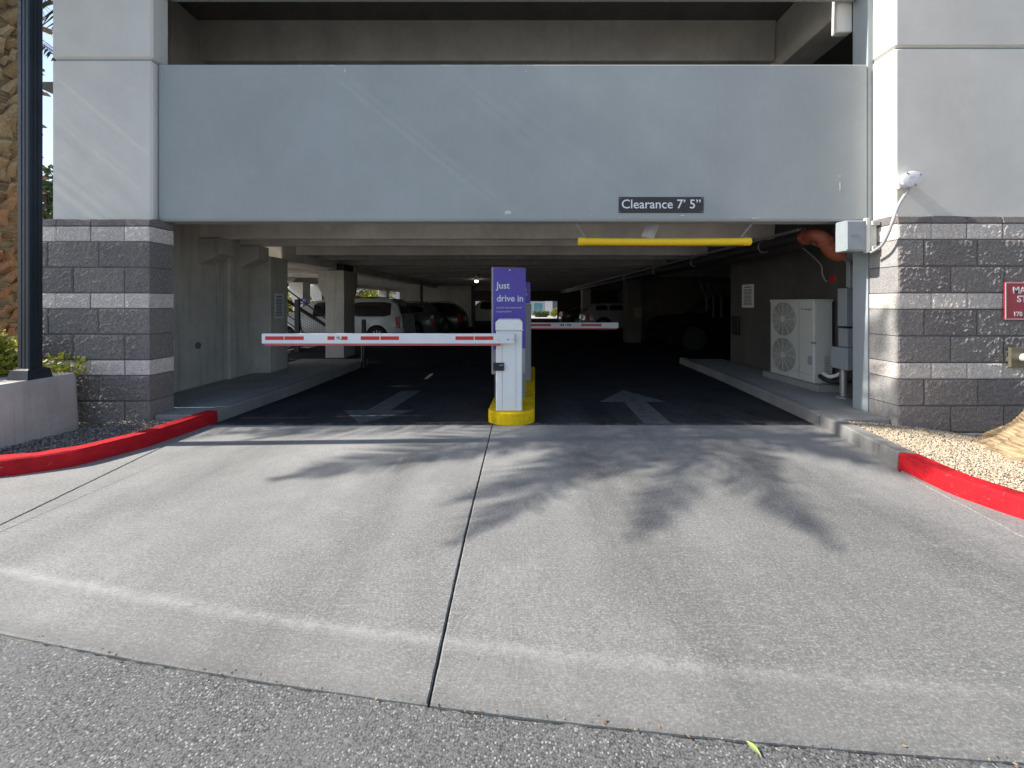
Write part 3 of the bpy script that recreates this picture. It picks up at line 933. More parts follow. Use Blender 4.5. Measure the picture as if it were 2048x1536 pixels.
def barrier(loc, label, alabel):
    x, y, z = loc
    g = empty('barrier_gate', loc, label, 'barrier gate')
    b = MB().box(x-.163, x+.163, y, y+.33, z, z+.995, .012)
    obj('cabinet', b, M['barrier'], g)
    l = MB()
    p = [(x-.168, z+1.0), (x-.168, z+1.105), (x-.135, z+1.138), (x+.135, z+1.138), (x+.168, z+1.105), (x+.168, z+1.0)]
    l.prism(p, .345, 'XZ', y-.008)
    obj('lid', l, M['barrier'], g, bevel=.01)
    for s in (-.085, .085):
        obj('seam', MB().box(x+s-.002, x+s+.002, y-.0025, y+.004, z+.03, z+.97), M['sign_edge'], g)
    h = obj('latch', MB().box(x-.185, x-.060, y-.022, y-.001, z+.505, z+.605, .004), M['black'], g)
    obj('hinge', MB().box(x-.196, x-.167, y-.02, y+.09, z+.515, z+.595, .004), M['black'], g)
    obj('hasp', MB().box(x-.118, x-.072, y-.027, y-.0215, z+.572, z+.580), M['galv'], h)
    for (dx, dz) in ((-.075, .53), (-.075, .592)):
        obj('screw', MB().lathe([(.004, 0), (.004, .003)], (x+dx, y-.026, z+dz), 8, 'Y'), M['galv'], h)
    return g
B1 = (-.074, 4.775, .15)
g1 = barrier(B1, 'white barrier gate cabinet at the street end of the yellow island', None)
g2 = barrier((.02, 8.0, 0.0), 'shaded barrier gate deep in the entry lane behind the purple sign', None)
def arm(x0, x1, y, z0, z1, parent, marks, mid, sgn):
    t = .045
    a = obj('barrier_arm', MB().box(x0, x1, y, y+t, z0+.026, z1, .004), M['arm'], parent)
    obj('rubber_edge', MB().box(x0+.035 if sgn < 0 else x0, x1-.02-.15 if sgn < 0 else x1-.03, y+.004, y+t-.004, z0, z0+.0262, .002), M['rubber_pink'], a)
    zc = (z0+.026+z1)/2 + .006
    for (ma, mb_) in marks:
        obj('reflector', MB().box(ma, mb_, y-.002, y+.001, zc-.022, zc+.022), M['reflect'], a)
    for (ma, mb_, dz0, dz1) in mid:
        obj('print', MB().box(ma, mb_, y-.0025, y+.001, zc+dz0, zc+dz1), M['ink'], a)
    return a
k1 = 4.70/770
ux = lambda u: (u-1030)*k1
m1 = [(530.5,567.5),(569,607.5),(655,669),(683,695),(721.5,759),(761,798),(911,947.5),(949.5,986.5)]
mid1 = [(ux(672),ux(676),.006,.016),(ux(677),ux(679),-.004,.02),(ux(674.5),ux(677),-.014,-.004),(ux(679.5),ux(681.5),-.02,-.006)]
a1 = arm(ux(523), ux(1028.5), 4.70, .972, 1.120, g1, [(ux(p), ux(q)) for p, q in m1], mid1, -1)
for u, d in ((997, .006), (1016, .008), (1024, .006)):
    obj('bolt', MB().lathe([(d, 0), (d, .006), (d*.6, .009)], (ux(u), 4.692, 1.05), 10, 'Y'), M['black'] if u == 1016 else M['galv'], a1)
k2 = 7.95/770
ux2 = lambda u: (u-1030)*k2
mid2 = [(ux2(q), ux2(q+w), -.018, .020) for q, w in ((1121,3),(1125,2.5),(1130,1.2),(1134,2),(1137,2.2),(1140,2))]
arm(ux2(1036), ux2(1237), 7.95, .945, 1.085, g2, [(ux2(1062),ux2(1102)), (ux2(1162),ux2(1203))], mid2, 1)

# purple sign on a slim cabinet, turned a little towards the entry lane
s1 = empty('purple_sign', (-.0735, 5.40, .15), 'purple Just drive in sign standing behind the white barrier cabinet', 'sign', rz=R(17))
W2 = .235
obj('sign_panel', MB().box(-W2, W2, 0, .012, .70, 1.835), M['purple'], s1, world=False)
obj('backing', MB().box(-W2-.012, W2, .0125, .075, .35, 1.842, .004), M['sign_edge'], s1, world=False)
obj('post', MB().box(-.20, .235, .0127, .07, 0, .349), M['cab_grey'], s1, world=False)
obj('grommet', MB().lathe([(.010, -.004), (.010, .002)], (.0, 0, 1.805), 12, 'Y'), M['letter'], s1, world=False)
TX = Matrix.Rotation(R(90), 4, 'X')
def onface(x, z, y=-.0015): return Matrix.Translation((x, y, z)) @ TX
text('Just', .130, M['letter'], s1, onface(-.192, 1.545), bold=.0018)
text('drive in', .130, M['letter'], s1, onface(-.192, 1.365), bold=.0018)
text('Look for instructions inside', .0330, M['letter'], s1, onface(-.192, 1.268))
text('to pay by phone.', .0330, M['letter'], s1, onface(-.192, 1.215))
ar = [(.0, .985), (.0, .935), (.10, .935), (.10, .85), (.205, .96), (.10, 1.07), (.10, .985)]
obj('arrow', MB().prism([(.055, .84), (.205, .96), (.055, 1.08)], -.0015, 'XZ', -.0005), M['letter'], s1, world=False)
obj('arrow_shaft', MB().prism([(-.12, .93), (.054, .93), (.054, .99), (-.12, .99)], -.0015, 'XZ', -.0005), M['letter'], s1, world=False)

s2 = empty('pay_station', (.135, 6.6, .15), 'grey payment cabinet with small purple header behind the larger purple sign', 'pay station', rz=R(6))
obj('cabinet', MB().box(-.22, .145, 0, .28, 0, 1.33, .012), M['cab_grey'], s2, world=False)
obj('header', MB().box(-.20, .135, .03, .07, 1.335, 1.70), M['purple'], s2, world=False)
text('Scan &', .075, M['letter'], s2, onface(-.135, 1.555, .0285))
text('pay here', .062, M['letter'], s2, onface(-.135, 1.475, .0285))
obj('screen', MB().box(-.12, .05, -.004, .001, .95, 1.15), M['glass'], s2, world=False)

# clearance plaque on the spandrel
cp = empty('clearance_sign', P(1322, 410, 4.785), 'dark brown plaque reading Clearance 7 5 on the grey spandrel', 'sign')
kk = 4.785/770
obj('plaque', MB().box(-85*kk, 85*kk, -.006, -.0005, -16*kk, 16*kk, .002), M['plaque'], cp, world=False)
t_ = text('Clearance 7\u2019 5\u201d', .158, M['letter'], cp, onface(0, -.043, -.0075), bold=.001, ax='CENTER')
for sx in (-1, 1):
    for sz in (-1, 1):
        obj('screw', MB().lathe([(.005, -.010), (.006, -.006)], (sx*82*kk, 0, sz*13*kk), 8, 'Y'), M['galv'], cp, world=False)

# hanging clearance bar
yb = 4.90
kb = yb/770
cb = empty('clearance_bar', (1.9, yb, 2.27), 'yellow clearance bar hanging on chains below the spandrel', 'clearance bar')
xa, xb = (1158-1030)*kb, (1498-1030)*kb
za = 1.5+(605-483.5)*kb
sagp = [(xa + (xb-xa)*k/12, yb, za + .006*((2*k/12-1)**2) - .004) for k in range(13)]
obj('bar', MB().tube(sagp, .046, 20), M['yellow_bar'], cb, smooth=True)
for (x0, x1) in ((xa-.012, xa+.082), (xb-.082, xb+.012)):
    obj('end_cap', MB().lathe([(.04, x0), (.0515, x0+.01), (.0515, x1-.004), (.048, x1)], (0, yb, za+.001), 20, 'X'), M['yellow_bar'], cb, smooth=True)
def chain(p, q, n):
    mb = MB(); p = Vector(p); q = Vector(q)
    d = (q-p).normalized()
    for i in range(n):
        c = p.lerp(q, (i+.5)/n)
        side = d.cross(Vector((0,1,0) if i % 2 else (1,0,1))).normalized()
        L = (q-p).length/n*.68
        pts = [c + d*L*math.cos(a) + side*.008*math.sin(a) for a in np.linspace(0, 2*math.pi, 11)]
        mb.tube(pts, .0032, 5, caps=False)
    return mb
obj('chain', chain((xa+.09, yb, za+.045), P(1148, 441, 4.9), 8), M['galv'], cb)
obj('chain', chain((xb-.11, yb, za+.045), P(1509, 441, 4.9), 8), M['galv'], cb)

# security camera under the first stem
sc_ = empty('security_camera', P(1303, 445, 5.25), 'white bullet camera tilted down under the spandrel above the yellow bar', 'camera')
ca, cz = Vector((.05, -.02, .06)), Vector((-.035, .10, -.245))
obj('housing', MB().tube([Vector((.045,0,.05)), Vector((-.05, .03, -.215))], .092, 4), M['white_hood'], sc_, bevel=.008, world=False)
obj('mount', MB().lathe([(.07, .05), (.075, .2)], (.08, .02, .0), 16), M['black'], sc_, world=False)
obj('mount_ring', MB().lathe([(.080, .035), (.086, .05), (.080, .06)], (.08, .02, .0), 16), M['white_hood'], sc_, world=False)

# junction enclosure on the sunlit side of the right pier, with its flexible conduit and horn
jb = empty('junction_box', (4.1, 4.70, 2.3), 'beige electrical enclosure bracketed to the sunlit block pier beneath the spandrel', 'enclosure')
obj('box_body', MB().obox((4.115, 4.72, 2.305), (.25, .16, .37), b=.008), M['box_grey'], jb)
obj('box_door', MB().obox((4.095, 4.634, 2.305), (.20, .014, .34), b=.004), M['box_grey'], jb)
obj('hinge_bar', MB().obox((4.255, 4.66, 2.31), (.04, .05, .42), b=.004), M['panel'], jb)
obj('back_plate', MB().obox((4.31, 4.70, 2.305), (.10, .12, .34), b=.004), M['box_light'], jb)
for z in (2.155, 2.455):
    obj('bracket', MB().obox((4.335, 4.63, z), (.09, .03, .05), b=.004), M['box_light'], jb)
for z in (2.30, 2.318):
    obj('door_rib', MB().obox((4.08, 4.625, z), (.11, .006, .006)), M['box_grey'], jb)
fc = [P(1742, 505, 4.62), P(1762, 492, 4.50), P(1775, 470, 4.42), P(1786, 440, 4.37), P(1796, 412, 4.385), P(1808, 392, 4.40), P(1818, 377, 4.41)]
def bez(pts, n=6):
    pts = [Vector(p) for p in pts]; out = []
    for i in range(len(pts)-1):
        p0, p1, p2, p3 = pts[max(i-1,0)], pts[i], pts[i+1], pts[min(i+2, len(pts)-1)]
        for k in range(n):
            t = k/n
            out.append(.5*((2*p1)+(p2-p0)*t+(2*p0-5*p1+4*p2-p3)*t*t+(3*p1-p0-3*p2+p3)*t**3))
    return out + [pts[-1]]
fo = tag(obj('flexible_conduit', MB().tube(bez(fc), .0155, 12), M['conduit'], smooth=True), 'grey flexible conduit curving up the pier corner to the white horn', 'conduit')
hp = Vector(P(1817, 360, 4.42))
hn = empty('white_horn', hp, 'white oval horn mounted on the corner of the grey wall panel', 'horn')
MH = Matrix.Translation(hp) @ Matrix.Rotation(R(-22), 4, 'Y') @ Matrix.Diagonal((1.32, 1, .88, 1))
t_h = MB().lathe([(.055, .085), (.075, .03), (.098, .0), (.100, -.025), (.090, -.047), (.055, -.056), (.02, -.054)], (0,0,0), 28, 'Y')
obj('horn_body', MB().add([(MH @ Vector(p))[:] for p in t_h.v], t_h.f), M['white_hood'], hn, smooth=True)
obj('wall_mount', MB().tube([hp + Vector((0, .02, 0)), hp + Vector((.02, .10, 0))], .05, 12), M['white_hood'], hn)
obj('hinge_tab', MB().obox(hp + Vector((-.125, .0, -.05)), (.035, .06, .12), b=.006), M['white_hood'], hn)
for (dx, dz) in ((.085, .045), (.03, -.068), (-.06, .06)):
    obj('clip', MB().obox(hp + Vector((dx, -.045, dz)), (.03, .02, .016), M=Matrix.Rotation(R(40), 4, 'Y')), M['conduit'], hn)

# red street-number sign and pipe outlet on the right block face
rs = empty('red_sign', P(2075, 602, 4.40), 'red rectangular sign with white capitals on the dark split blocks', 'sign')
kr = 4.40/770
obj('sign_plate', MB().box(-68*kr, 68*kr, -.010, -.001, -38*kr, 38*kr, .003), M['red_sign'], rs, world=False)
for (x0, x1, z0, z1) in ((-66,66,35.5,36.7), (-66,66,-36.7,-35.5), (-66.2,-65,-35.5,35.5), (65,66.2,-35.5,35.5)):
    obj('border', MB().box(x0*kr, x1*kr, -.012, -.0095, z0*kr, z1*kr), M['letter'], rs, world=False)
text('MA', .104, M['letter'], rs, onface(-52*kr, 15.5*kr, -.011), bold=.0022)
text('ST', .104, M['letter'], rs, onface(-43*kr, -2*kr, -.011), bold=.0022)
text('170', .070, M['letter'], rs, onface(-51*kr, -30*kr, -.011), bold=.0016)
fo2 = empty('pipe_outlet', P(2046, 715, 4.38), 'cream pipe outlet on a bronze wall plate below the red sign', 'pipe outlet')
obj('wall_plate', MB().box(-.15, .15, -.012, .02, -.112, .112, .004), M['brass'], fo2, world=False)
obj('outlet', MB().tube([(-.01,-.0,.0), (-.01,-.05,0), (-.005,-.13,-.012)], [.05,.045,.045], 16), M['box_light'], fo2, smooth=True, world=False)
obj('outlet_cap', MB().lathe([(.05, -.15), (.056, -.14), (.056, -.12)], (-.005, 0, -.012), 16, 'Y'), M['panel'], fo2, world=False)

# ---------------------------------------------------------------- entry side services
ac = empty('condenser_unit', (4.80, 6.5, .235), 'beige twin-fan condenser on a concrete pad against the side wall', 'condenser')
X0, X1, Y0, Y1, Z0, Z1 = 4.655, 4.955, 6.0, 7.02, .235, 1.545
obj('casing', MB().box(X0, X1, Y0, Y1, Z0, Z1, .012), M['ac'], ac)
obj('top_lid', MB().box(X0-.006, X1+.006, Y0-.006, Y1+.006, Z1-.035, Z1+.006, .006), M['ac'], ac)
obj('front_seam', MB().box(X0-.002, X0+.002, 6.305, 6.311, Z0+.03, Z1-.04), M['ac_dark'], ac)
obj('bottom_seam', MB().box(X0-.002, X0+.002, Y0+.01, Y1-.01, Z0+.125, Z0+.13), M['ac_dark'], ac)
for zc in (Z0+.36, Z0+.98):
    yc = 6.675
    op = obj('fan_opening', MB().lathe([(.29, X0-.004), (.29, X0+.002)], (0, yc, zc), 36, 'X'), M['ac_dark'], ac)
    gm = MB()
    for rr in np.linspace(.05, .29, 9):
        gm.tube([(X0-.016, yc+rr*math.cos(a), zc+rr*math.sin(a)) for a in np.linspace(0, 2*math.pi, 29)], .0035, 4, caps=False)
    for k in range(12):
        a = 2*math.pi*k/12
        gm.tube([(X0-.013, yc+.04*math.cos(a), zc+.04*math.sin(a)), (X0-.013, yc+.295*math.cos(a), zc+.295*math.sin(a))], .0045, 4)
    obj('grille', gm, M['ac'], op)
    obj('fan_hub', MB().lathe([(.055, X0-.018), (.055, X0-.010)], (0, yc, zc), 16, 'X'), M['ac'], op)
    bl = MB()
    for k in range(3):
        a = 2.1*k
        bl.add([(X0-.007, yc+.05*math.cos(a), zc+.05*math.sin(a)), (X0-.007, yc+.27*math.cos(a-.35), zc+.27*math.sin(a-.35)), (X0-.0095, yc+.27*math.cos(a+.5), zc+.27*math.sin(a+.5)), (X0-.009, yc+.06*math.cos(a+.8), zc+.06*math.sin(a+.8))], [(0,1,2,3)])
    obj('fan_blade', bl, M['cab_grey'], op)
for k in range(9):
    x = X0+.03+k*.030
    obj('side_rib', MB().box(x, x+.010, Y0-.006, Y0+.002, Z0+.15, Z1-.05), M['ac'], ac)
for k in range(10):
    z = Z0+.18+k*.026
    obj('louvre', MB().box(X0+.165, X0+.235, Y0-.010, Y0-.002, z, z+.009), M['ac_dark'], ac)
obj('handle', MB().box(X0-.006, X0+.03, Y0-.01, Y0+.05, Z0+.62, Z0+.65), M['ac_dark'], ac)
obj('data_label', MB().box(X0-.0035, X0+.001, Y0+.03, Y0+.12, Z0+.28, Z0+.42), M['box_grey'], ac)
TY = Matrix.Rotation(R(-90), 4, 'Z') @ TX
text('MITSUBISHI', .030, M['ink'], ac, Matrix.Translation((X0-.0035-ac.location.x, Y0+.19-ac.location.y, Z1-.165-ac.location.z)) @ TY)
for dy, dz in ((.235, .022), (.222, 0), (.248, 0)):
    obj('logo_diamond', MB().add([(X0-.0035, Y0+dy, Z1-.165+dz), (X0-.0035, Y0+dy-.011, Z1-.155+dz), (X0-.0035, Y0+dy, Z1-.145+dz), (X0-.0035, Y0+dy+.011, Z1-.155+dz)], [(0,1,2,3)]), M['ink'], ac)
ps = bez([(4.80, 5.99, .40), (4.80, 5.86, .37), (4.90, 5.76, .45), (5.0, 5.66, .62)])
obj('line_set', MB().tube(ps, .028, 10), M['white'], ac, smooth=True)
obj('line_set', MB().tube(bez([(4.74, 5.99, .36), (4.75, 5.84, .31), (4.90, 5.72, .33), (5.0, 5.62, .42)]), .030, 10), M['trim'], ac, smooth=True)
tag(obj('equipment_pad', MB().box(4.60, 5.02, 5.86, 7.16, H-.02, .236, .012), M['walk']), 'low concrete pad beneath the beige condenser', 'pad')

eb = empty('electrical_box', (4.8, 5.22, 1.0), 'tall grey disconnect box on the wall beside the pier', 'electrical box')
obj('cabinet', MB().box(4.63, 4.98, 5.30, 5.45, 1.165, 1.70, .006), M['box_grey'], eb)
obj('cabinet', MB().box(4.64, 4.98, 5.30, 5.45, .87, 1.135, .006), M['box_grey'], eb)
obj('gap_trim', MB().box(4.65, 4.97, 5.31, 5.44, 1.1355, 1.1645), M['trim'], eb)
eb.location.y = 5.3
wt = empty('wall_trough', (4.7, 5.45, .6), 'square grey wiring trough on a pipe stand beside the condenser', 'electrical box')
obj('box_body', MB().box(4.59, 4.98, 5.32, 5.60, .56, .865, .006), M['box_grey'], wt)
obj('stand_pipe', MB().tube([(4.69, 5.5, .14), (4.69, 5.5, .56)], .045, 14), M['galv'], wt, smooth=True)
obj('foot_flange', MB().lathe([(.09, .138), (.09, .155), (.06, .17)], (4.69, 5.5, 0), 16), M['galv'], wt)
pb = empty('panel_box', (4.9, 5.3, 1.9), 'dark green electrical panel above the grey disconnect box', 'electrical box')
obj('cabinet', MB().box(4.76, 4.98, 5.42, 5.54, 1.72, 2.22, .006), M['jamb'], pb)
obj('red_handle', MB().box(4.79, 4.82, 5.39, 5.42, 1.98, 2.12), M['fire_red'], pb)
for i, dx in enumerate((0, .035)):
    pts = bez([(4.66+dx, 5.36, 1.70), (4.66+dx, 5.36, 2.0), (4.64+dx, 5.40, 2.09), (4.12+dx*1.6, 5.44, 2.38), (4.06+dx*1.4, 5.44, 2.46), (4.04+dx*1.4, 5.44, 2.56)], 8)
    tag(obj('wall_conduit', MB().tube(pts, .0125, 8), M['conduit'], smooth=True),
        ('thin grey conduit dropping to the disconnect box on the alarm side of its pair', 'thin grey conduit dropping to the disconnect box on the pier side of its pair')[i], 'conduit', 'paired conduits above the disconnect box')
pts = bez([P(1594, 486, 6.2), P(1620, 508, 6.2), P(1642, 530, 6.2), P(1645, 548, 6.2), P(1652, 562, 6.2), P(1664, 562, 6.2)], 6)
tag(obj('alarm_conduit', MB().tube(pts, .011, 8), M['conduit'], smooth=True), 'bent grey conduit running from the black pipe down to the red alarm', 'conduit')
fa = empty('fire_alarm', P(1672, 557, 6.1), 'small red fire alarm box on the wall above the condenser', 'alarm')
obj('alarm_body', MB().obox((0,0,0), (.12, .12, .13), b=.008), M['fire_red'], fa, world=False)
obj('alarm_lens', MB().obox((0,-.065,.0), (.05, .02, .07), b=.006), M['lamp_clear'], fa, world=False)

fp_ = empty('fire_pipe', (3.95, 5.2, 2.4), 'black fire main with orange elbow under the entry side girder', 'pipe')
obj('pipe', MB().tube([(4.00, 5.24, 2.395), (4.03, 12, 2.385), (4.06, 30, 2.36)], .085, 16), M['pipe_black'], fp_, smooth=True)
obj('elbow', MB().tube(bez([(3.985, 5.22, 2.395), (3.99, 5.13, 2.395), (4.04, 5.07, 2.35), (4.10, 5.06, 2.26), (4.19, 5.07, 2.16), (4.30, 5.09, 2.12)], 6), .088, 18), M['pipe_orange'], fp_, smooth=True)
for p, q in (((3.985, 5.30, 2.395), (3.985, 5.235, 2.395)), ((4.060, 5.062, 2.32), (4.080, 5.060, 2.29))):
    obj('coupling', MB().tube([p, q], .104, 18), M['pipe_orange'], fp_, smooth=True)
for y in (6.2, 8.6, 11, 14):
    obj('hanger', MB().lathe([(.098, -.012), (.098, .012)], (4.01, y, 2.393), 18, 'Y'), M['galv'], fp_)
tag(obj('sprinkler_pipe', MB().tube([(3.9, 5.3, 2.50), (3.93, 30, 2.48)], .022, 8), M['galv'], smooth=True), 'thin grey sprinkler line running beside the black fire main', 'pipe')
for k, x in enumerate((5.78, 5.98, 6.22)):
    yk = 11.6
    pts = bez([(x+.0, yk, 1.05 if k else 1.25), (x, yk, 1.65), (x-.02, yk, 1.76), (x-.10, yk, 1.86), (x-.16, yk, 2.1)], 6)
    tag(obj('riser_pipe', MB().tube(pts, .045, 10), M['trim'], smooth=True), ('shortest dark riser pipe of the three in the shadowed side bay', 'middle dark riser pipe of the three in the shadowed side bay', 'dark riser pipe of the three closest to the condenser wall')[k], 'pipe', 'riser pipes in the dark side bay')

# printed notices
def notice(loc, w, h, rz, label):
    g = empty('wall_notice', loc, label, 'notice', rz=rz)
    obj('sheet', MB().box(-w/2, w/2, -.006, 0, -h/2, h/2), M['paper'], g, world=False)
    mb = MB(); z = h/2-.07*h/.5
    rr = random.Random(3)
    while z > -h/2+.03:
        L = rr.uniform(.55, .84)*w/2
        mb.box(-L, L, -.0072, -.0062, z, z+.013 if z < h*.3 else z+.02); z -= .030 if z < h*.32 else .045
    obj('print_line', mb, M['ink'], g, world=False)
    return g
notice((-4.735, 7.72, 1.43), .30, .50, R(90), 'white printed notice on the concrete column beside the stair')
g_ = notice((5.022, 8.3, 1.64), .42, .50, R(-90), 'white printed notice on the dark wall beyond the condenser')
tag(obj('wall_switch', MB().obox((5.0, 8.72, .98), (.06, .26, .42), b=.008), M['trim']), 'black wall box low on the dark wall before its far corner', 'wall box')
yn = empty('column_notice', P(1276, 625, 14.38), 'small square yellowish notice on the shaded entry side column', 'notice')
obj('sheet', MB().obox((0,0,0), (.30, .01, .38)), simple('yellow_notice', (.17, .16, .10), .8), yn, world=False)

# ---------------------------------------------------------------- exit side details
bo = empty('bollard', (-3.50, 8.9, 0), 'slim black bollard standing in the exit lane beside the white minivan', 'bollard')
obj('post', MB().lathe([(.055, 0), (.055, 1.06), (.045, 1.10), (.02, 1.115)], (-3.5, 8.9, 0), 16), M['black'], bo, smooth=True)
obj('base_plate', MB().lathe([(.10, -.003), (.10, .012)], (-3.5, 8.9, 0), 16), M['black'], bo)

st = empty('metal_stair', (-6.2, 11.6, 0), 'dark metal stair with handrails behind the left concrete columns', 'stair')
Ys = 11.7
def sp(u, v, Y=Ys): return P(u, v, Y)
for dy in (0, .95):
    obj('handrail', MB().tube([sp(552, 562, Ys+dy), sp(656, 641, Ys+dy)], .022, 8), M['rail'], st)
    obj('stringer', MB().tube([sp(556, 655, Ys+dy), sp(604, 712, Ys+dy)], .06, 4), M['rail'], st)
obj('mid_rail', MB().tube([sp(560, 592), sp(658, 655)], .052, 6), M['rail'], st)
obj('return_rail', MB().tube(bez([sp(600, 640), sp(604, 662), sp(618, 668), sp(630, 668), sp(640, 676)]), .02, 8), M['rail'], st)
obj('stair_post', MB().obox(sp(595, 655), (.13, .10, 1.7)), M['rail'], st)
obj('stair_post', MB().obox(sp(656, 680), (.06, .06, 1.25)), M['rail'], st)
for k in range(3):
    obj('lower_rail', MB().tube([sp(560, 606+14*k), sp(594, 628+15*k)], .016, 6), M['rail'], st)
mesh = MB()
a, b, c_, d_ = Vector(sp(600, 622)), Vector(sp(654, 660)), Vector(sp(654, 708)), Vector(sp(600, 700))
for k in range(15):
    t = k/14; mesh.tube([a.lerp(b, t), d_.lerp(c_, t)], .004, 4); 
for k in range(14):
    t = k/13; mesh.tube([a.lerp(d_, t), b.lerp(c_, t)], .004, 4)
obj('wire_guard', mesh, M['rail'], st)
for k in range(6):
    x, y, z = sp(560+9*k, 664+10*k, Ys+.5)
    obj('tread', MB().obox((x, y, z), (.26, .9, .03)), M['rail'], st)

ps2 = empty('parking_sign', P(603, 603, 16.1), 'small purple parking sign on the sunlit outer column', 'sign')
obj('sign_panel', MB().obox((0,0,0), (.38, .02, .24)), M['purple'], ps2, world=False)
for z in (.03, -.03):
    obj('print_line', MB().obox((0, -.012, z), (.22, .004, .022)), M['letter'], ps2, world=False)

# ceiling lamps
for (u, v, Y, lab) in ((953, 563, 17.5, 'lit round ceiling lamp hanging below the tees above the dark crossover'), (954, 552, 14.9, 'dimmer round ceiling lamp hanging closer to the barrier')):
    p = P(u, v, Y)
    L = empty('ceiling_lamp', p, lab, 'lamp')
    obj('lamp_body', MB().lathe([(.03, .02), (.11, .06), (.12, .10), (.03, .14), (.02, .55)], p, 16), M['galv'], L, smooth=True)
    obj('lens', MB().lathe([(.02, -.05), (.07, -.03), (.085, .03)], p, 16), M['lamp_on'] if v > 560 else M['lamp_clear'], L, smooth=True)

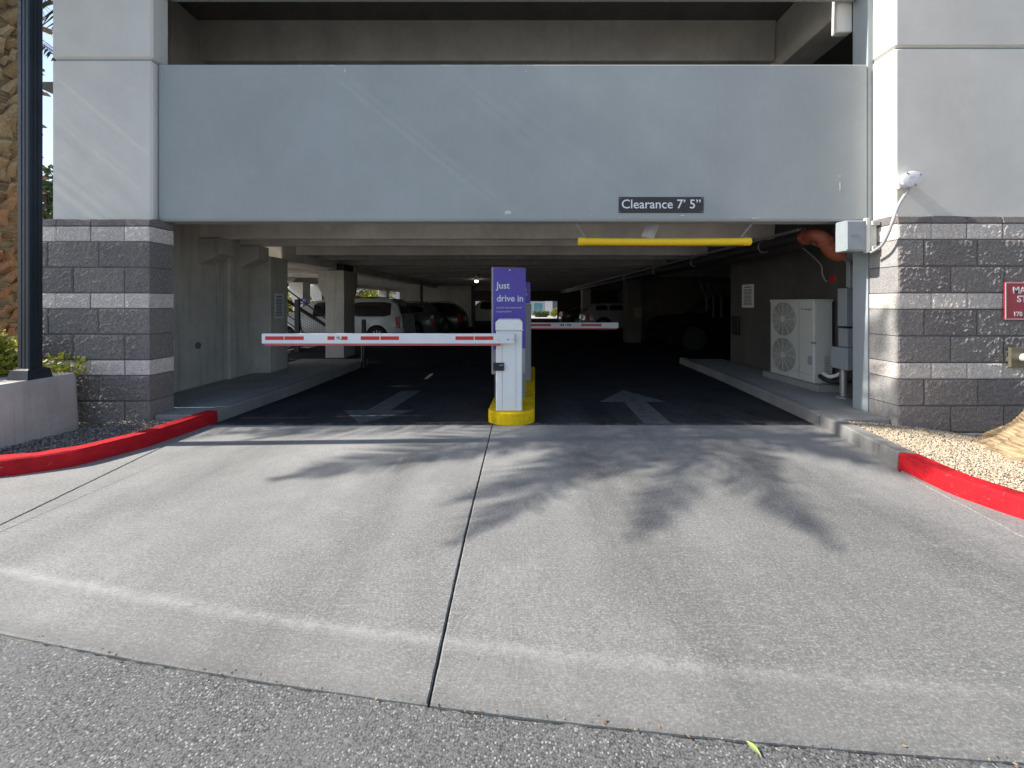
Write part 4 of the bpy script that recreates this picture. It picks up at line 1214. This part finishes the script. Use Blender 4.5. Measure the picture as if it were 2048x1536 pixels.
# ---------------------------------------------------------------- cars
def car(label, style, paint, group=None, lamp_dark=False, rimm='rim'):
    """car pointing along -X local; x from 0 (rear) to -L (nose), near flank at y = -W/2"""
    S = {
     'minivan': dict(L=5.0, W=1.95, H=1.66, belt=.98, gc=.22, roof=[(0,.78),(.04,1.02),(.22,1.50),(.42,1.63),(1.2,1.66),(2.6,1.645),(3.25,1.54),(4.05,1.06),(4.7,.90),(4.95,.72),(5.0,.5)], win=[(.40,1.72),(1.80,2.45),(2.52,3.1)], wf=4.05, wr=.86, wheel=.335, rw=(.06,.30)),
     'suv': dict(L=4.7, W=1.9, H=1.50, belt=.92, gc=.22, roof=[(0,.80),(.05,.98),(.30,1.30),(.55,1.45),(1.3,1.50),(2.3,1.48),(2.8,1.40),(3.45,1.02),(4.3,.90),(4.6,.74),(4.7,.5)], win=[(.55,1.15),(1.25,1.95),(2.05,2.85)], wf=3.75, wr=.92, wheel=.365, rw=(.10,.46)),
     'boxsuv': dict(L=4.6, W=1.9, H=1.68, belt=1.02, gc=.24, roof=[(0,.85),(.03,1.05),(.12,1.50),(.30,1.64),(1.3,1.68),(2.4,1.66),(2.75,1.58),(3.25,1.12),(4.25,1.02),(4.5,.85),(4.6,.5)], win=[(.22,.85),(.97,1.75),(1.85,2.7)], wf=3.65, wr=.90, wheel=.37, rw=(.04,.18)),
     'sedan': dict(L=4.6, W=1.82, H=1.42, belt=.88, gc=.19, roof=[(0,.72),(.05,.90),(.55,.98),(.95,1.20),(1.45,1.38),(2.1,1.42),(2.6,1.36),(3.35,.96),(4.2,.84),(4.5,.68),(4.6,.46)], win=[(1.15,1.55),(1.62,2.0),(2.1,2.8)], wf=3.70, wr=.95, wheel=.33, rw=(.62,1.25)),
    }[style]
    Lc, W, belt, gc = S['L'], S['W'], S['belt'], S['gc']
    hw = W/2
    rx = [p[0] for p in S['roof']]; rz_ = [p[1] for p in S['roof']]
    top = lambda x: float(np.interp(x, rx, rz_))
    def half(x):
        e = min(x, Lc-x)
        return hw*(1 - .16*max(0, 1-e/.45)**2)
    def arch(x):
        for wx in (S['wf'], S['wr']):
            r = S['wheel']+.055
            if abs(x-wx) < r: return S['wheel'] + math.sqrt(max(0, r*r-(x-wx)**2))
        return gc
    xs = set(np.linspace(0, Lc, 34)) | set(rx)
    for wx in (S['wf'], S['wr']):
        r = S['wheel']+.055
        xs |= {wx-r*math.cos(a) for a in np.linspace(0, math.pi, 13)} | {wx-r-.001, wx+r+.001}
    xs = sorted(x for x in xs if 0 <= x <= Lc)
    def wid(x, z):
        """half width of the flank at height z"""
        w = half(x); t = top(x)
        if z <= belt: return w*(1 - .03*((z-.6)/.4)**2)
        return w*.97 - (z-belt)*.30*(1 if t > belt+.15 else .5)
    rows = []
    for x in xs:
        t = top(x); zb = min(arch(x), t-.05)
        w = half(x)
        zsh = min(belt, t-.03)
        zs = [zb, zb+(zsh-zb)*.30, zb+(zsh-zb)*.62, zsh, zsh+(t-zsh)*.55, t-(t-zsh)*.14]
        ring = [(-x, -max(.1, wid(x, z)), z) for z in zs]
        wt_ = wid(x, zs[-1])
        ring += [(-x, -wt_*.86, t-.012*(t > belt+.1)), (-x, -wt_*.45, t), (-x, 0, t+.006)]
        ring = ring + [(p[0], -p[1], p[2]) for p in reversed(ring[:-1])]
        rows.append(ring)
    m = len(rows[0])
    mb = MB()
    fs = [(i*m+k, i*m+k+1, (i+1)*m+k+1, (i+1)*m+k) for i in range(len(rows)-1) for k in range(m-1)]
    fs += [(i*m, (i+1)*m, (i+1)*m+m-1, i*m+m-1) for i in range(len(rows)-1)]
    fs += [tuple(range(m)), tuple((len(rows)-1)*m+k for k in range(m))]
    mb.add([p for r in rows for p in r], fs)
    g = empty('parked_car', (0,0,0), label, 'car', group)
    lampm, glassm = (M['lamp_clear'], M['glass']) if rimm == 'rim' else (M['trim'], M['trim'])
    body = obj('body', mb, paint, g, smooth=True, world=False)
    obj('underbody', MB().box(-Lc+.25, -.15, -hw+.22, hw-.22, gc-.04, gc+.42), M['trim'], g, world=False)
    for s in (-1, 1):
        for i, (a, b) in enumerate(S['win']):
            n = 7
            lo, hi = [], []
            for k in range(n):
                x = a+(b-a)*k/(n-1)
                zl = belt+.035
                zh = min(top(x)-.10, S['H']-.14)
                e = .05 if k in (0, n-1) else 0
                if zh < zl+.02: zh = zl+.02
                lo.append((-x, s*(wid(x, zl+e)+.004), zl+e)); hi.append((-x, s*(wid(x, zh-e)-.002+.006), zh-e))
            obj('side_window', MB().add(lo+hi, [(k, k+1, n+k+1, n+k) for k in range(n-1)]), M['glass'], g, world=False)
        # lamps, handles, wheels
        xr = .07
        tz = belt-.05
        tl = MB().add([(-.02, s*(wid(.03, tz)*.70), tz-.33), (-.02, s*(wid(.03, tz)*.72), tz+.10), (-.10, s*(wid(.1, tz)+.020), tz+.10), (-.24, s*(wid(.24, tz)+.020), tz+.06), (-.20, s*(wid(.2, tz)+.020), tz-.33), (-.07, s*(wid(.07, tz)+.020), tz-.33),
                       (-.0+.012, s*(wid(.03, tz)*.80), tz-.12)], [(5,4,3,2), (0,5,2,1)])
        obj('tail_lamp', tl, M['tail'], g, world=False)
        obj('head_lamp', MB().add([(-Lc+.06, s*hw*.62, .66), (-Lc+.34, s*(wid(Lc-.34, .7)+.006), .70), (-Lc+.38, s*(wid(Lc-.38, .8)+.006), .82), (-Lc+.10, s*hw*.62, .76)], [(0,1,2,3)]), lampm, g, world=False)
        for wx in (S['win'][1][0]+.12, S['win'][2][0]+.12):
            obj('door_handle', MB().obox((-wx, s*(wid(wx, belt-.12)+.012), belt-.12), (.17, .022, .03), b=.006), M['trim'] if lamp_dark else paint, g, world=False)
        obj('sill', MB().box(-S['wf']+.45, -S['wr']-.45, s*(hw-.06)-.03, s*(hw-.06)+.03, gc-.02, gc+.07), M['trim'], g, world=False)
        obj('mirror', MB().obox((-S['win'][2][1]-.05, s*(hw+.08), belt+.08), (.12, .2, .14), b=.02), paint, g, world=False)
        for wx in (S['wf'], S['wr']):
            r = S['wheel']; yy = s*(hw-.115)
            wt2 = empty('wheel', (-wx, yy, r)); wt2.parent = g
            obj('tyre', MB().lathe([(r*.64, -.10), (r*.94, -.105), (r, -.08), (r, .08), (r*.94, .105), (r*.64, .10)], (0,0,0), 28, 'Y'), M['tyre'], wt2, smooth=True, world=False)
            rm = MB().lathe([(r*.66, s*.085), (r*.62, s*.104), (r*.56, s*.07)], (0,0,0), 24, 'Y')
            for k in range(10):
                a = 2*math.pi*k/10
                q = Matrix.Rotation(a, 4, 'Y')
                t2 = MB().obox((0, s*.095, r*.33), (.035, .02, r*.56))
                rm.add([(q @ Vector(p))[:] for p in t2.v], t2.f)
            rm.lathe([(r*.16, s*.08), (r*.16, s*.112), (r*.1, s*.116)], (0,0,0), 14, 'Y')
            obj('rim', rm, M[rimm], wt2, world=False)
            obj('brake_disc', MB().lathe([(r*.58, -.02), (r*.58, s*.05)], (0,0,0), 18, 'Y'), M['trim'], wt2, world=False)
    # rear glass, windscreen
    a, b = S['rw']
    x0, x1 = a, b
    z0, z1 = top(x0)+.03, top(x1)-.03
    if z0 < belt+.05: z0 = belt+.05
    q = []
    for (x, z) in ((x0, z0), (x1, z1)):
        # push the pane just proud of the surface, along its own normal
        q.append((-(float(np.interp(z, [top(rx[k]) for k in range(0, 4)] if style != 'sedan' else [top(.55), top(.95), top(1.45)], rx[0:4] if style != 'sedan' else [.55, .95, 1.45])) - .018), z))
    wv = lambda z: max(.3, wid((x0+x1)/2+.3, z)-.13)
    obj('rear_window', MB().add([(q[0][0], -wv(z0), z0), (q[0][0], wv(z0), z0), (q[1][0], wv(z1), z1), (q[1][0], -wv(z1), z1)], [(0,1,2,3)]), M['glass'], g, world=False)
    ws = [(x, z) for x, z in S['roof'] if x > S['win'][2][1]-.2 and z > belt-.02][:2]
    (xa, za_), (xb, zb_) = ws[0], ws[1]
    f = lambda t: (-(xa+(xb-xa)*t)-.014, za_+(zb_-za_)*t+.014)
    (pa_, pz), (qa, qz) = f(.10), f(.93)
    obj('windscreen', MB().add([(pa_, -hw*.66, pz), (pa_, hw*.66, pz), (qa, hw*.80, qz), (qa, -hw*.80, qz)], [(0,1,2,3)]), glassm, g, world=False)
    obj('number_plate', MB().obox((.012, 0, .72), (.012, .32, .16)), M['plate'], g, world=False)
    obj('bumper', MB().box(-.10, .035, -hw*.80, hw*.80, gc+.05, .58, .03), M['trim'] if lamp_dark else paint, g, world=False)
    if style in ('minivan', 'suv', 'boxsuv'):
        for s in (-1, 1):
            obj('roof_rail', MB().tube([(-.7, s*hw*.62, S['H']-.005), (-.85, s*hw*.63, S['H']+.035), (-2.2, s*hw*.63, S['H']+.03), (-2.4, s*hw*.62, S['H']-.03)], .018, 6), M['trim'], g, world=False)
    return g
def paint(name, col): return simple(name, col, .32, var=.04, coat=.7)
p_white = paint('white_car_paint', (.62, .63, .63)); p_matt = simple('matt_black_paint', (.006, .006, .006), .8, spec=.05); p_black = paint('black_car_paint', (.006, .006, .007))  # p_matt: gloss left out so the car stays lost in deep shade
p_grey = paint('grey_car_paint', (.09, .095, .10)); p_silver = paint('silver_car_paint', (.30, .31, .32)); p_teal = paint('pale_teal_car_paint', (.40, .50, .48))
p_dark = paint('charcoal_car_paint', (.025, .026, .03))
def place(g, x, y, rz, z=0):
    g.location = (x, y, z); g.rotation_euler = (0, 0, rz); return g
place(car('white minivan parked beyond the columns with its tail to the lane', 'minivan', p_white), -3.93, 14.30, R(0), -.003)
place(car('grey hatchback parked between the white minivan and the black crossover', 'suv', p_grey), -3.25, 16.75, R(0), -.003)
place(car('black crossover with alloy wheels parked before the concrete back wall', 'suv', p_black), -2.45, 19.0, R(0), -.003)
place(car('white boxy car seen through the dark opening in the back wall', 'boxsuv', p_white), .3, 27.6, R(0), -.003)
place(car('pale teal car outside the stair beyond the outer columns', 'sedan', p_teal), -7.1, 20.6, R(180), -.003)
place(car('silver car parked nose out on the dark entry side', 'suv', p_silver), 3.55, 20.4, R(180), -.003)
place(car('charcoal sedan with red tail lamp near the rear exit', 'sedan', p_dark), 3.0, 25.4, R(180), -.003)
place(car('black car hidden in the darkest bay behind the condenser wall', 'boxsuv', p_matt, rimm='trim'), 9.3, 13.0, R(0), -.003)  # rims, lamps and windscreen blackened to stand for deep shade

# ---------------------------------------------------------------- lamp pole on its round pedestal
px, py = -5.08, 4.035
pd = MB()
def rrect(x0, x1, y0, y1, r, z):
    o = []
    for (cx_, cy_, a0) in ((x1-r, y0+r, -90), (x1-r, y1-r, 0), (x0+r, y1-r, 90), (x0+r, y0+r, 180)):
        for k in range(6):
            a = R(a0+18*k); o.append((cx_+r*math.cos(a), cy_+r*math.sin(a), z))
    return o
lay = [rrect(-5.66-e, -4.955+e, 3.45-e, 4.385+e, .07+e, z) for e, z in ((.03, -.05), (.012, .3), (.0, .66), (-.006, .69), (-.022, .705))]
m_ = len(lay[0])
pd.add([p for l in lay for p in l], [(i*m_+k, i*m_+(k+1) % m_, (i+1)*m_+(k+1) % m_, (i+1)*m_+k) for i in range(4) for k in range(m_)] + [tuple(4*m_+k for k in range(m_))])
ped = tag(obj('pole_pedestal', pd, M['pedestal'], smooth=True), 'stained concrete block pedestal carrying the black lamp pole', 'pedestal')
lp = empty('lamp_pole', (px, py, .705), 'tall black square lamp pole on the concrete block pedestal', 'lamp pole')
s = .062
obj('pole_shaft', MB().box(px-s, px+s, py-s, py+s, .79, 9.0, .008), M['pole'], lp)
for (dx, dy) in ((0, -1), (1, 0)):
    q = MB()
    if dx == 0:
        for o in (-.018, .018): q.box(px+o-.005, px+o+.005, py-s-.004, py-s+.002, .82, 8.9)
    else:
        for o in (-.018, .018): q.box(px+s-.002, px+s+.004, py+o-.005, py+o+.005, .82, 8.9)
    obj('fluting', q, M['pole'], lp)
bs = MB()
b0, b1 = .108, .094
bs.add([(px-b0,py-b0,.704),(px+b0,py-b0,.704),(px+b0,py+b0,.704),(px-b0,py+b0,.704),(px-b1,py-b1,.80),(px+b1,py-b1,.80),(px+b1,py+b1,.80),(px-b1,py+b1,.80),
        (px-.066,py-.066,.815),(px+.066,py-.066,.815),(px+.066,py+.066,.815),(px-.066,py+.066,.815)],
       [(0,1,5,4),(1,2,6,5),(2,3,7,6),(3,0,4,7),(4,5,9,8),(5,6,10,9),(6,7,11,10),(7,4,8,11),(8,9,10,11),(3,2,1,0)])
obj('base_cover', bs, M['pole'], lp)
obj('lamp_head', MB().box(px-.25, px+.25, py-.9, py+.1, 9.0, 9.12, .03), M['pole'], lp)

# ---------------------------------------------------------------- vegetation
def frond_mesh(name, L=2.7, droop=1.0, seed=0, nl=46):
    rr = random.Random(seed)
    pts, w = [], []
    for k in range(15):
        t = k/14
        pts.append(Vector((L*t*(1-.12*t*t*droop), 0, L*(.42*t - .62*droop*t*t))))
    vs, fs = [], []
    def quad(a, b, c, d):
        o = len(vs); vs.extend([a[:], b[:], c[:], d[:]]); fs.append((o, o+1, o+2, o+3))
    for k in range(14):                                       # flattened midrib
        a, b = pts[k], pts[k+1]
        wa, wb = .035*(1-k/15)+.006, .035*(1-(k+1)/15)+.006
        quad(a+Vector((0,-wa,0)), a+Vector((0,wa,0)), b+Vector((0,wb,0)), b+Vector((0,-wb,0)))
    for k in range(nl):
        t = .16 + .84*k/(nl-1)
        f = t*14; i = min(13, int(f)); p = pts[i].lerp(pts[i+1], f-i)
        d = (pts[i+1]-pts[i]).normalized()
        ll = .58*math.sin(math.pi*min(1, .18+t*.86))**.7 + .08
        for sgn in (-1, 1):
            side = Vector((0, sgn, 0))
            v = (d*(.55+.25*rr.random()) + side*(.85) + Vector((0,0,.22*rr.uniform(-.3,1)))).normalized()
            q = p + v*ll*.55 + Vector((0,0,-.02))
            e = p + v*ll*rr.uniform(.9,1.1) + Vector((0,0,-.16*ll*rr.uniform(.5,2)))
            n = d*.021
            quad(p-n*.7, p+n*.7, q+n, q-n)
            quad(q-n, q+n, e+n*.12, e-n*.12)
    me = bpy.data.meshes.new(name); me.from_pydata(vs, [], fs); me.materials.append(M['frond'])
    return me
FR = [frond_mesh('frond', 3.5, .55, 1, 54), frond_mesh('frond', 3.7, .85, 2, 54), frond_mesh('frond', 3.3, 1.1, 3, 54)]

def palm(loc, height, label, prof, stubs, nf, seed, lean=(0, 0), roots=False):
    rr = random.Random(seed)
    g = empty('palm_tree', loc, label, 'palm tree')
    x, y, z = loc
    vs, fs, n = [], [], (84 if roots else 28)
    zs = [p[0] for p in prof]
    lv = np.concatenate([np.linspace(0, 1.2, 70), np.linspace(1.3, height, 40)]) if roots else np.linspace(0, height, 60)
    rad = lambda h: float(np.interp(h, [p[0] for p in prof], [p[1] for p in prof]))
    cen = lambda h: (lean[0]*h, lean[1]*h)
    for h in lv:
        for k in range(n):
            a = 2*math.pi*k/n
            r = rad(h)*(1 + .03*math.sin(3*a+h*5) + .02*math.sin(9*a+h*23))
            if roots:
                r *= 1 + .012*math.sin(h*190 + 2.2*math.sin(2*a) + 1.5*math.sin(5*a)) + .02*noise.noise(Vector((6*math.cos(a), 6*math.sin(a), h*9)))
                if h < .62:
                    q1 = abs(math.sin(6.5*a + 1.6*math.sin(3*a) + .9*math.sin(h*9)))
                    r *= 1 + (1-h/.62)**1.4*(.16*q1**.7 - .10)
            c = cen(h)
            vs.append((c[0]+r*math.cos(a), c[1]+r*math.sin(a), h - (.12 if h == 0 else 0)))
    for i in range(len(lv)-1):
        for k in range(n):
            a, b = i*n+k, i*n+(k+1) % n
            fs.append((a, b, b+n, a+n))
    fs.append(tuple((len(lv)-1)*n+k for k in range(n)))
    obj('trunk', MB().add(vs, fs), M['bark'], g, smooth=True, world=False)
    if roots:
        for k in range(26):
            a = 2*math.pi*k/26 + rr.uniform(-.08, .08)
            r0 = rad(.12)*.97
            p0 = Vector((r0*math.cos(a)*.86, r0*math.sin(a)*.86, rr.uniform(.16, .32)))
            rb = rad(0)*rr.uniform(1.0, 1.12)
            p1 = Vector((rb*math.cos(a), rb*math.sin(a), .02)); p2 = p1*1.06 + Vector((0,0,-.09))
            obj('root', MB().tube([p0, p0.lerp(p1, .5)+Vector((0,0,.015)), p1, p2], [.02, .040*rr.uniform(.7, 1.3), .034, .02], 7), M['bark'], g, smooth=True, world=False)
    if stubs:
        sm = []
        for q in range(3):
            w, L = .050+.012*q, .17+.04*q
            mb = MB()
            mb.add([(-w,0,0),(w,0,0),(w*.72,-.05,L*.62),(-w*.72,-.05,L*.62),(w*.52,-.125-.02*q,L),(-w*.52,-.12-.02*q,L*.97),
                    (w*.5,-.085-.02*q,L*1.03),(-w*.5,-.085-.02*q,L*1.02),(0,.045,.02),(0,-.045,0),(0,-.085,L*.58)],
                   [(0,9,10,3),(9,1,2,10),(3,10,5),(10,2,4),(10,4,5),(5,4,6,7),(1,8,6),(2,1,6),(4,2,6),(0,3,7),(3,5,7),(8,0,7),(8,7,6)])
            me = bpy.data.meshes.new('frond_stub'); me.from_pydata(mb.v, [], mb.f); me.materials.append(M['stub']); sm.append(me)
        k = 0; h = .5; q_ = 0
        while k < stubs and h < 5.9:
            q_ += .6180339
            a = R(-75) + R(240)*(q_ % 1.0)
            h += 5.4/stubs
            o = bpy.data.objects.new('frond_stub', rr.choice(sm)); C.objects.link(o); o.parent = g
            r = rad(h)*.96; c = cen(h)
            o.location = (c[0]+r*math.sin(a), c[1]-r*math.cos(a), h)
            o.rotation_euler = (rr.uniform(-.1, .75), rr.uniform(-.6, .6), a)
            s_ = rr.uniform(.6, 1.15); o.scale = (s_*1.1, rr.uniform(.7, 1.3), s_)
            k += 1
    c = cen(height)
    for k in range(nf):
        ph = math.degrees(k*2.39996) % 360
        if x > -8 and x < 0 and (ph > 332 or ph < 72): continue          # pruned clear of the building
        o = bpy.data.objects.new('frond', FR[k % 3 if k > nf*.3 else 0]); C.objects.link(o); o.parent = g
        el = -R(64)*(1-(k+.5)/nf)**1.15 + R(25)*(k/nf)
        o.location = (c[0], c[1], height + rr.uniform(-.2, .12))
        o.rotation_euler = (rr.uniform(-.2, .2), el, k*2.39996+rr.uniform(-.15, .15))
        s_ = rr.uniform(.85, 1.08); o.scale = (s_, s_, s_)
    return g
palm((-7.27, 5.36, .05), 6.75, 'thick palm with shaggy brown boots behind the lamp pole', [(0,.34),(.6,.27),(4,.24),(6.4,.27),(7,.25)], 299, 58, 5)
palm((-10.4, 6.3, -.1), 6.6, 'second shaggy palm standing farther along the planting bed', [(0,.36),(.6,.30),(6.4,.28),(7,.25)], 120, 11, 17)
palm((5.15, 3.46, -.06), 11.5, 'tan palm trunk with flared root base in the tan gravel', [(0,.66),(.10,.60),(.22,.50),(.40,.40),(.62,.31),(1.0,.24),(2,.2),(11.5,.17)], 0, 26, 9, (.012, -.01), True)

def leaf_cloud(n, fn, size, seed, asp=.55, curl=.25):
    """n leaf quads; fn(rng) gives (centre, outward dir)"""
    r = np.random.default_rng(seed)
    V = np.zeros((n, 4, 3)); 
    for i in range(n):
        c, d = fn(r)
        u = r.normal(size=3); u /= np.linalg.norm(u)
        u = u*.75 + d*.5; u /= np.linalg.norm(u)
        w = np.cross(u, r.normal(size=3)); w /= np.linalg.norm(w)
        s = size*r.uniform(.6, 1.35)
        V[i] = [c - w*s*asp*.5, c + u*s*.55 + w*s*asp*.12, c + w*s*asp*.5 + u*s*.5, c + u*s]
        V[i] = [c, c + u*s*.5 - w*s*asp*.5, c + u*s, c + u*s*.5 + w*s*asp*.5]
    F = np.arange(n*4).reshape(-1, 4)
    return V.reshape(-1, 3), F
def lump_fn(lumps):
    tot = np.array([l[3]**2 for l in lumps]); tot = tot/tot.sum()
    def fn(r):
        l = lumps[r.choice(len(lumps), p=tot)]
        d = r.normal(size=3); d /= np.linalg.norm(d)
        rad = l[3]*(r.uniform(.35, 1)**.5)*r.uniform(.85, 1.12)
        return np.array(l[:3]) + d*rad*np.array([1, 1, .85]), d
    return fn

sh = empty('flowering_shrub', (-5.75, 4.25, .07), 'yellow-green flowering shrub behind the concrete block pedestal', 'shrub')
rr = random.Random(4)
lumps = [(rr.uniform(-.55, .55), rr.uniform(-.35, .35), rr.uniform(.35, 1.0), rr.uniform(.18, .30)) for _ in range(20)] 
lumps = [l for l in lumps if not (l[0] > .12 and l[2] > .62)] + [(.40, .05, .58, .15), (.58, .0, .56, .12), (-.2, -.2, 1.05, .25), (-.35, -.1, .95, .26), (-.02, -.15, .95, .24), (.08, -.12, .75, .22), (-.5, -.1, 1.1, .26), (.30, -.02, .66, .16), (.42, .20, .70, .13), (.60, .22, .68, .12), (-.15, -.25, .80, .26), (-.3, -.3, .6, .28)]
V, F = leaf_cloud(6500, lump_fn(lumps), .062, 3)
np_mesh('foliage', V, F, M['lantana'], sh)
V, F = leaf_cloud(650, lump_fn([(l[0], l[1], l[2]+.05, l[3]*1.06) for l in lumps]), .030, 8, 1.0)
tag(np_mesh('flowers', V, F, M['flower'], sh), kind='stuff')
tw = MB()
for l in lumps:
    tw.tube([(l[0]*.15, l[1]*.15, 0), (l[0]*.6, l[1]*.6, l[2]*.5), l[:3]], [.014, .009, .004], 5)
obj('stem', tw, M['trunk'], sh, world=False)

def tree(loc, h, r, label, mat, nl, leaf, seed, low=.35):
    rr = random.Random(seed)
    g = empty('broadleaf_tree', loc, label, 'tree')
    tr = MB().tube([(0,0,-.2), (.06,0,h*.25), (-.04,.05,h*.55), (0,0,h*.85)], [r*.10, r*.075, r*.05, r*.02], 9)
    L = []
    for k in range(22):
        a = rr.uniform(0, 6.28); q = rr.uniform(.2, .85)*r; z = rr.uniform(low, .93)*h
        q *= 1.15 - abs(z/h-.6)
        L.append((q*math.cos(a), q*math.sin(a), z, rr.uniform(.22, .38)*r))
        tr.tube([(0,0,max(.1, z*.55)), (q*.5*math.cos(a), q*.5*math.sin(a), z*.85), L[-1][:3]], [r*.04, r*.025, r*.01], 5)
    obj('trunk', tr, M['trunk'], g, world=False)
    V, F = leaf_cloud(nl, lump_fn(L), leaf, seed)
    np_mesh('crown', V, F, mat, g)
    return g
tree((-13.2, 21.5, -.17), 4.6, 2.0, 'bright yellow-green tree beyond the stair and outer columns', M['leaf_yellow'], 3800, .20, 11, .15)
tree((-12.6, 30.0, -.17), 4.6, 2.3, 'yellow-green tree seen over the roof of the white minivan', M['leaf_yellow'], 3400, .24, 12, .12)
tree((-12.4, 36.5, -.17), 4.4, 2.0, 'pale bushy tree near the far corner of the outer columns', M['leaf_yellow'], 2400, .26, 13, .12)
tree((-25.6, 21.0, -.17), 9.0, 3.0, 'distant green tree between the lamp pole and the block pier', M['leaf_dark'], 5200, .32, 14, .2)

# street scene past the rear exit
hb = empty('apartment_house', (4, 50, -.17), 'grey apartment house with teal windows beyond the rear exit', 'building')
obj('wall', MB().box(-22, 26, 50, 58, -.2, 6.2), M['house'], hb)
obj('roof', MB().box(-22.4, 26.4, 49.6, 58.4, 6.2, 6.5), M['house_dark'], hb)
for k in range(9):
    x = -18 + 5.2*k if k != 4 else 2.42
    for z in ((.35, 3.3) if True else ()):
        fr = obj('window', MB().box(x-.08, x+1.28, 49.93, 50.02, z-.08, z+1.18), M['house_pale'], hb)
        obj('pane', MB().box(x, x+.59, 49.90, 49.935, z, z+1.1), M['curtain'], fr)
        obj('pane', MB().box(x+.61, x+1.2, 49.90, 49.935, z, z+1.1), M['curtain'], fr)
for k in range(7):
    obj('siding_board', MB().box(3.85, 4.85, 49.90, 50.02, -.1+.27*k, .15+.27*k), M['house_pale'], hb)
obj('dark_panel', MB().box(4.95, 5.6, 49.92, 50.02, -.1, 1.9), M['house_dark'], hb)
hd = empty('clipped_hedge', (3.0, 44, -.17), 'clipped hedge below the teal window beyond the rear exit', 'hedge')
V, F = leaf_cloud(1500, lambda r: (np.array([r.uniform(-.9, .9), r.uniform(-.3, .3), r.uniform(.15, .62)]), np.array([0, 0, 1.0])), .12, 21)
np_mesh('foliage', V, F, M['leaf'], hd)
obj('stem', MB().box(-.7, .7, -.08, .08, 0, .3), M['trunk'], hd, world=False)
bu = empty('round_bush', (4.35, 42, -.17), 'upright leafy bush at the edge of the rear exit opening', 'bush')
V, F = leaf_cloud(1300, lump_fn([(0,0,.5,.36), (.15,.1,.85,.28), (-.2,0,.4,.3)]), .13, 22)
np_mesh('foliage', V, F, M['leaf_yellow'], bu)
obj('stem', MB().tube([(0,0,-.05), (0,0,.6)], .03, 6), M['trunk'], bu, world=False)

# ---------------------------------------------------------------- litter
lf = MB()
prof = [0, .45, .8, 1, .95, .7, .35, 0]
c0 = Vector(P(1507, 1498, 770*1.505/(1498-605))); ang = R(-62)
dv = Vector((math.cos(ang), math.sin(ang), 0)); sv = Vector((-dv.y, dv.x, 0))
va, vb, vm = [], [], []
for i, w in enumerate(prof):
    t = i/7
    m_ = c0 + dv*(.052*(t-.5)) ; m_.z = -.004 + .004*math.sin(t*3.14)
    va.append((m_ + sv*.0105*w + Vector((0,0,.002)))[:]); vb.append((m_ - sv*.0105*w + Vector((0,0,.002)))[:]); vm.append(m_[:])
n = 8
lf.add(va+vm+vb, [(i, i+1, n+i+1, n+i) for i in range(7)] + [(n+i, n+i+1, 2*n+i+1, 2*n+i) for i in range(7)])
tag(obj('fallen_leaf', lf, M['green_leaf']), 'pale green leaf lying on the asphalt by the driveway edge', 'leaf')
rr2 = np.random.default_rng(31)
def lit(r):
    if r.uniform() < .8:
        x = r.uniform(-2.2, 2.2); return np.array([x, ya(x)+r.normal(0, .012), .003]), np.array([r.normal(), r.normal(), .0])
    return np.array([r.uniform(-3, 3), r.uniform(1.5, 4.6), .003]), np.array([r.normal(), r.normal(), .0])
V, F = leaf_cloud(170, lit, .013, 32, .5)
V = V.copy(); V[:, 2] = np.clip(V[:, 2], .0005, .006)
tag(np_mesh('leaf_litter', V, F, M['dry_leaf']), kind='stuff')
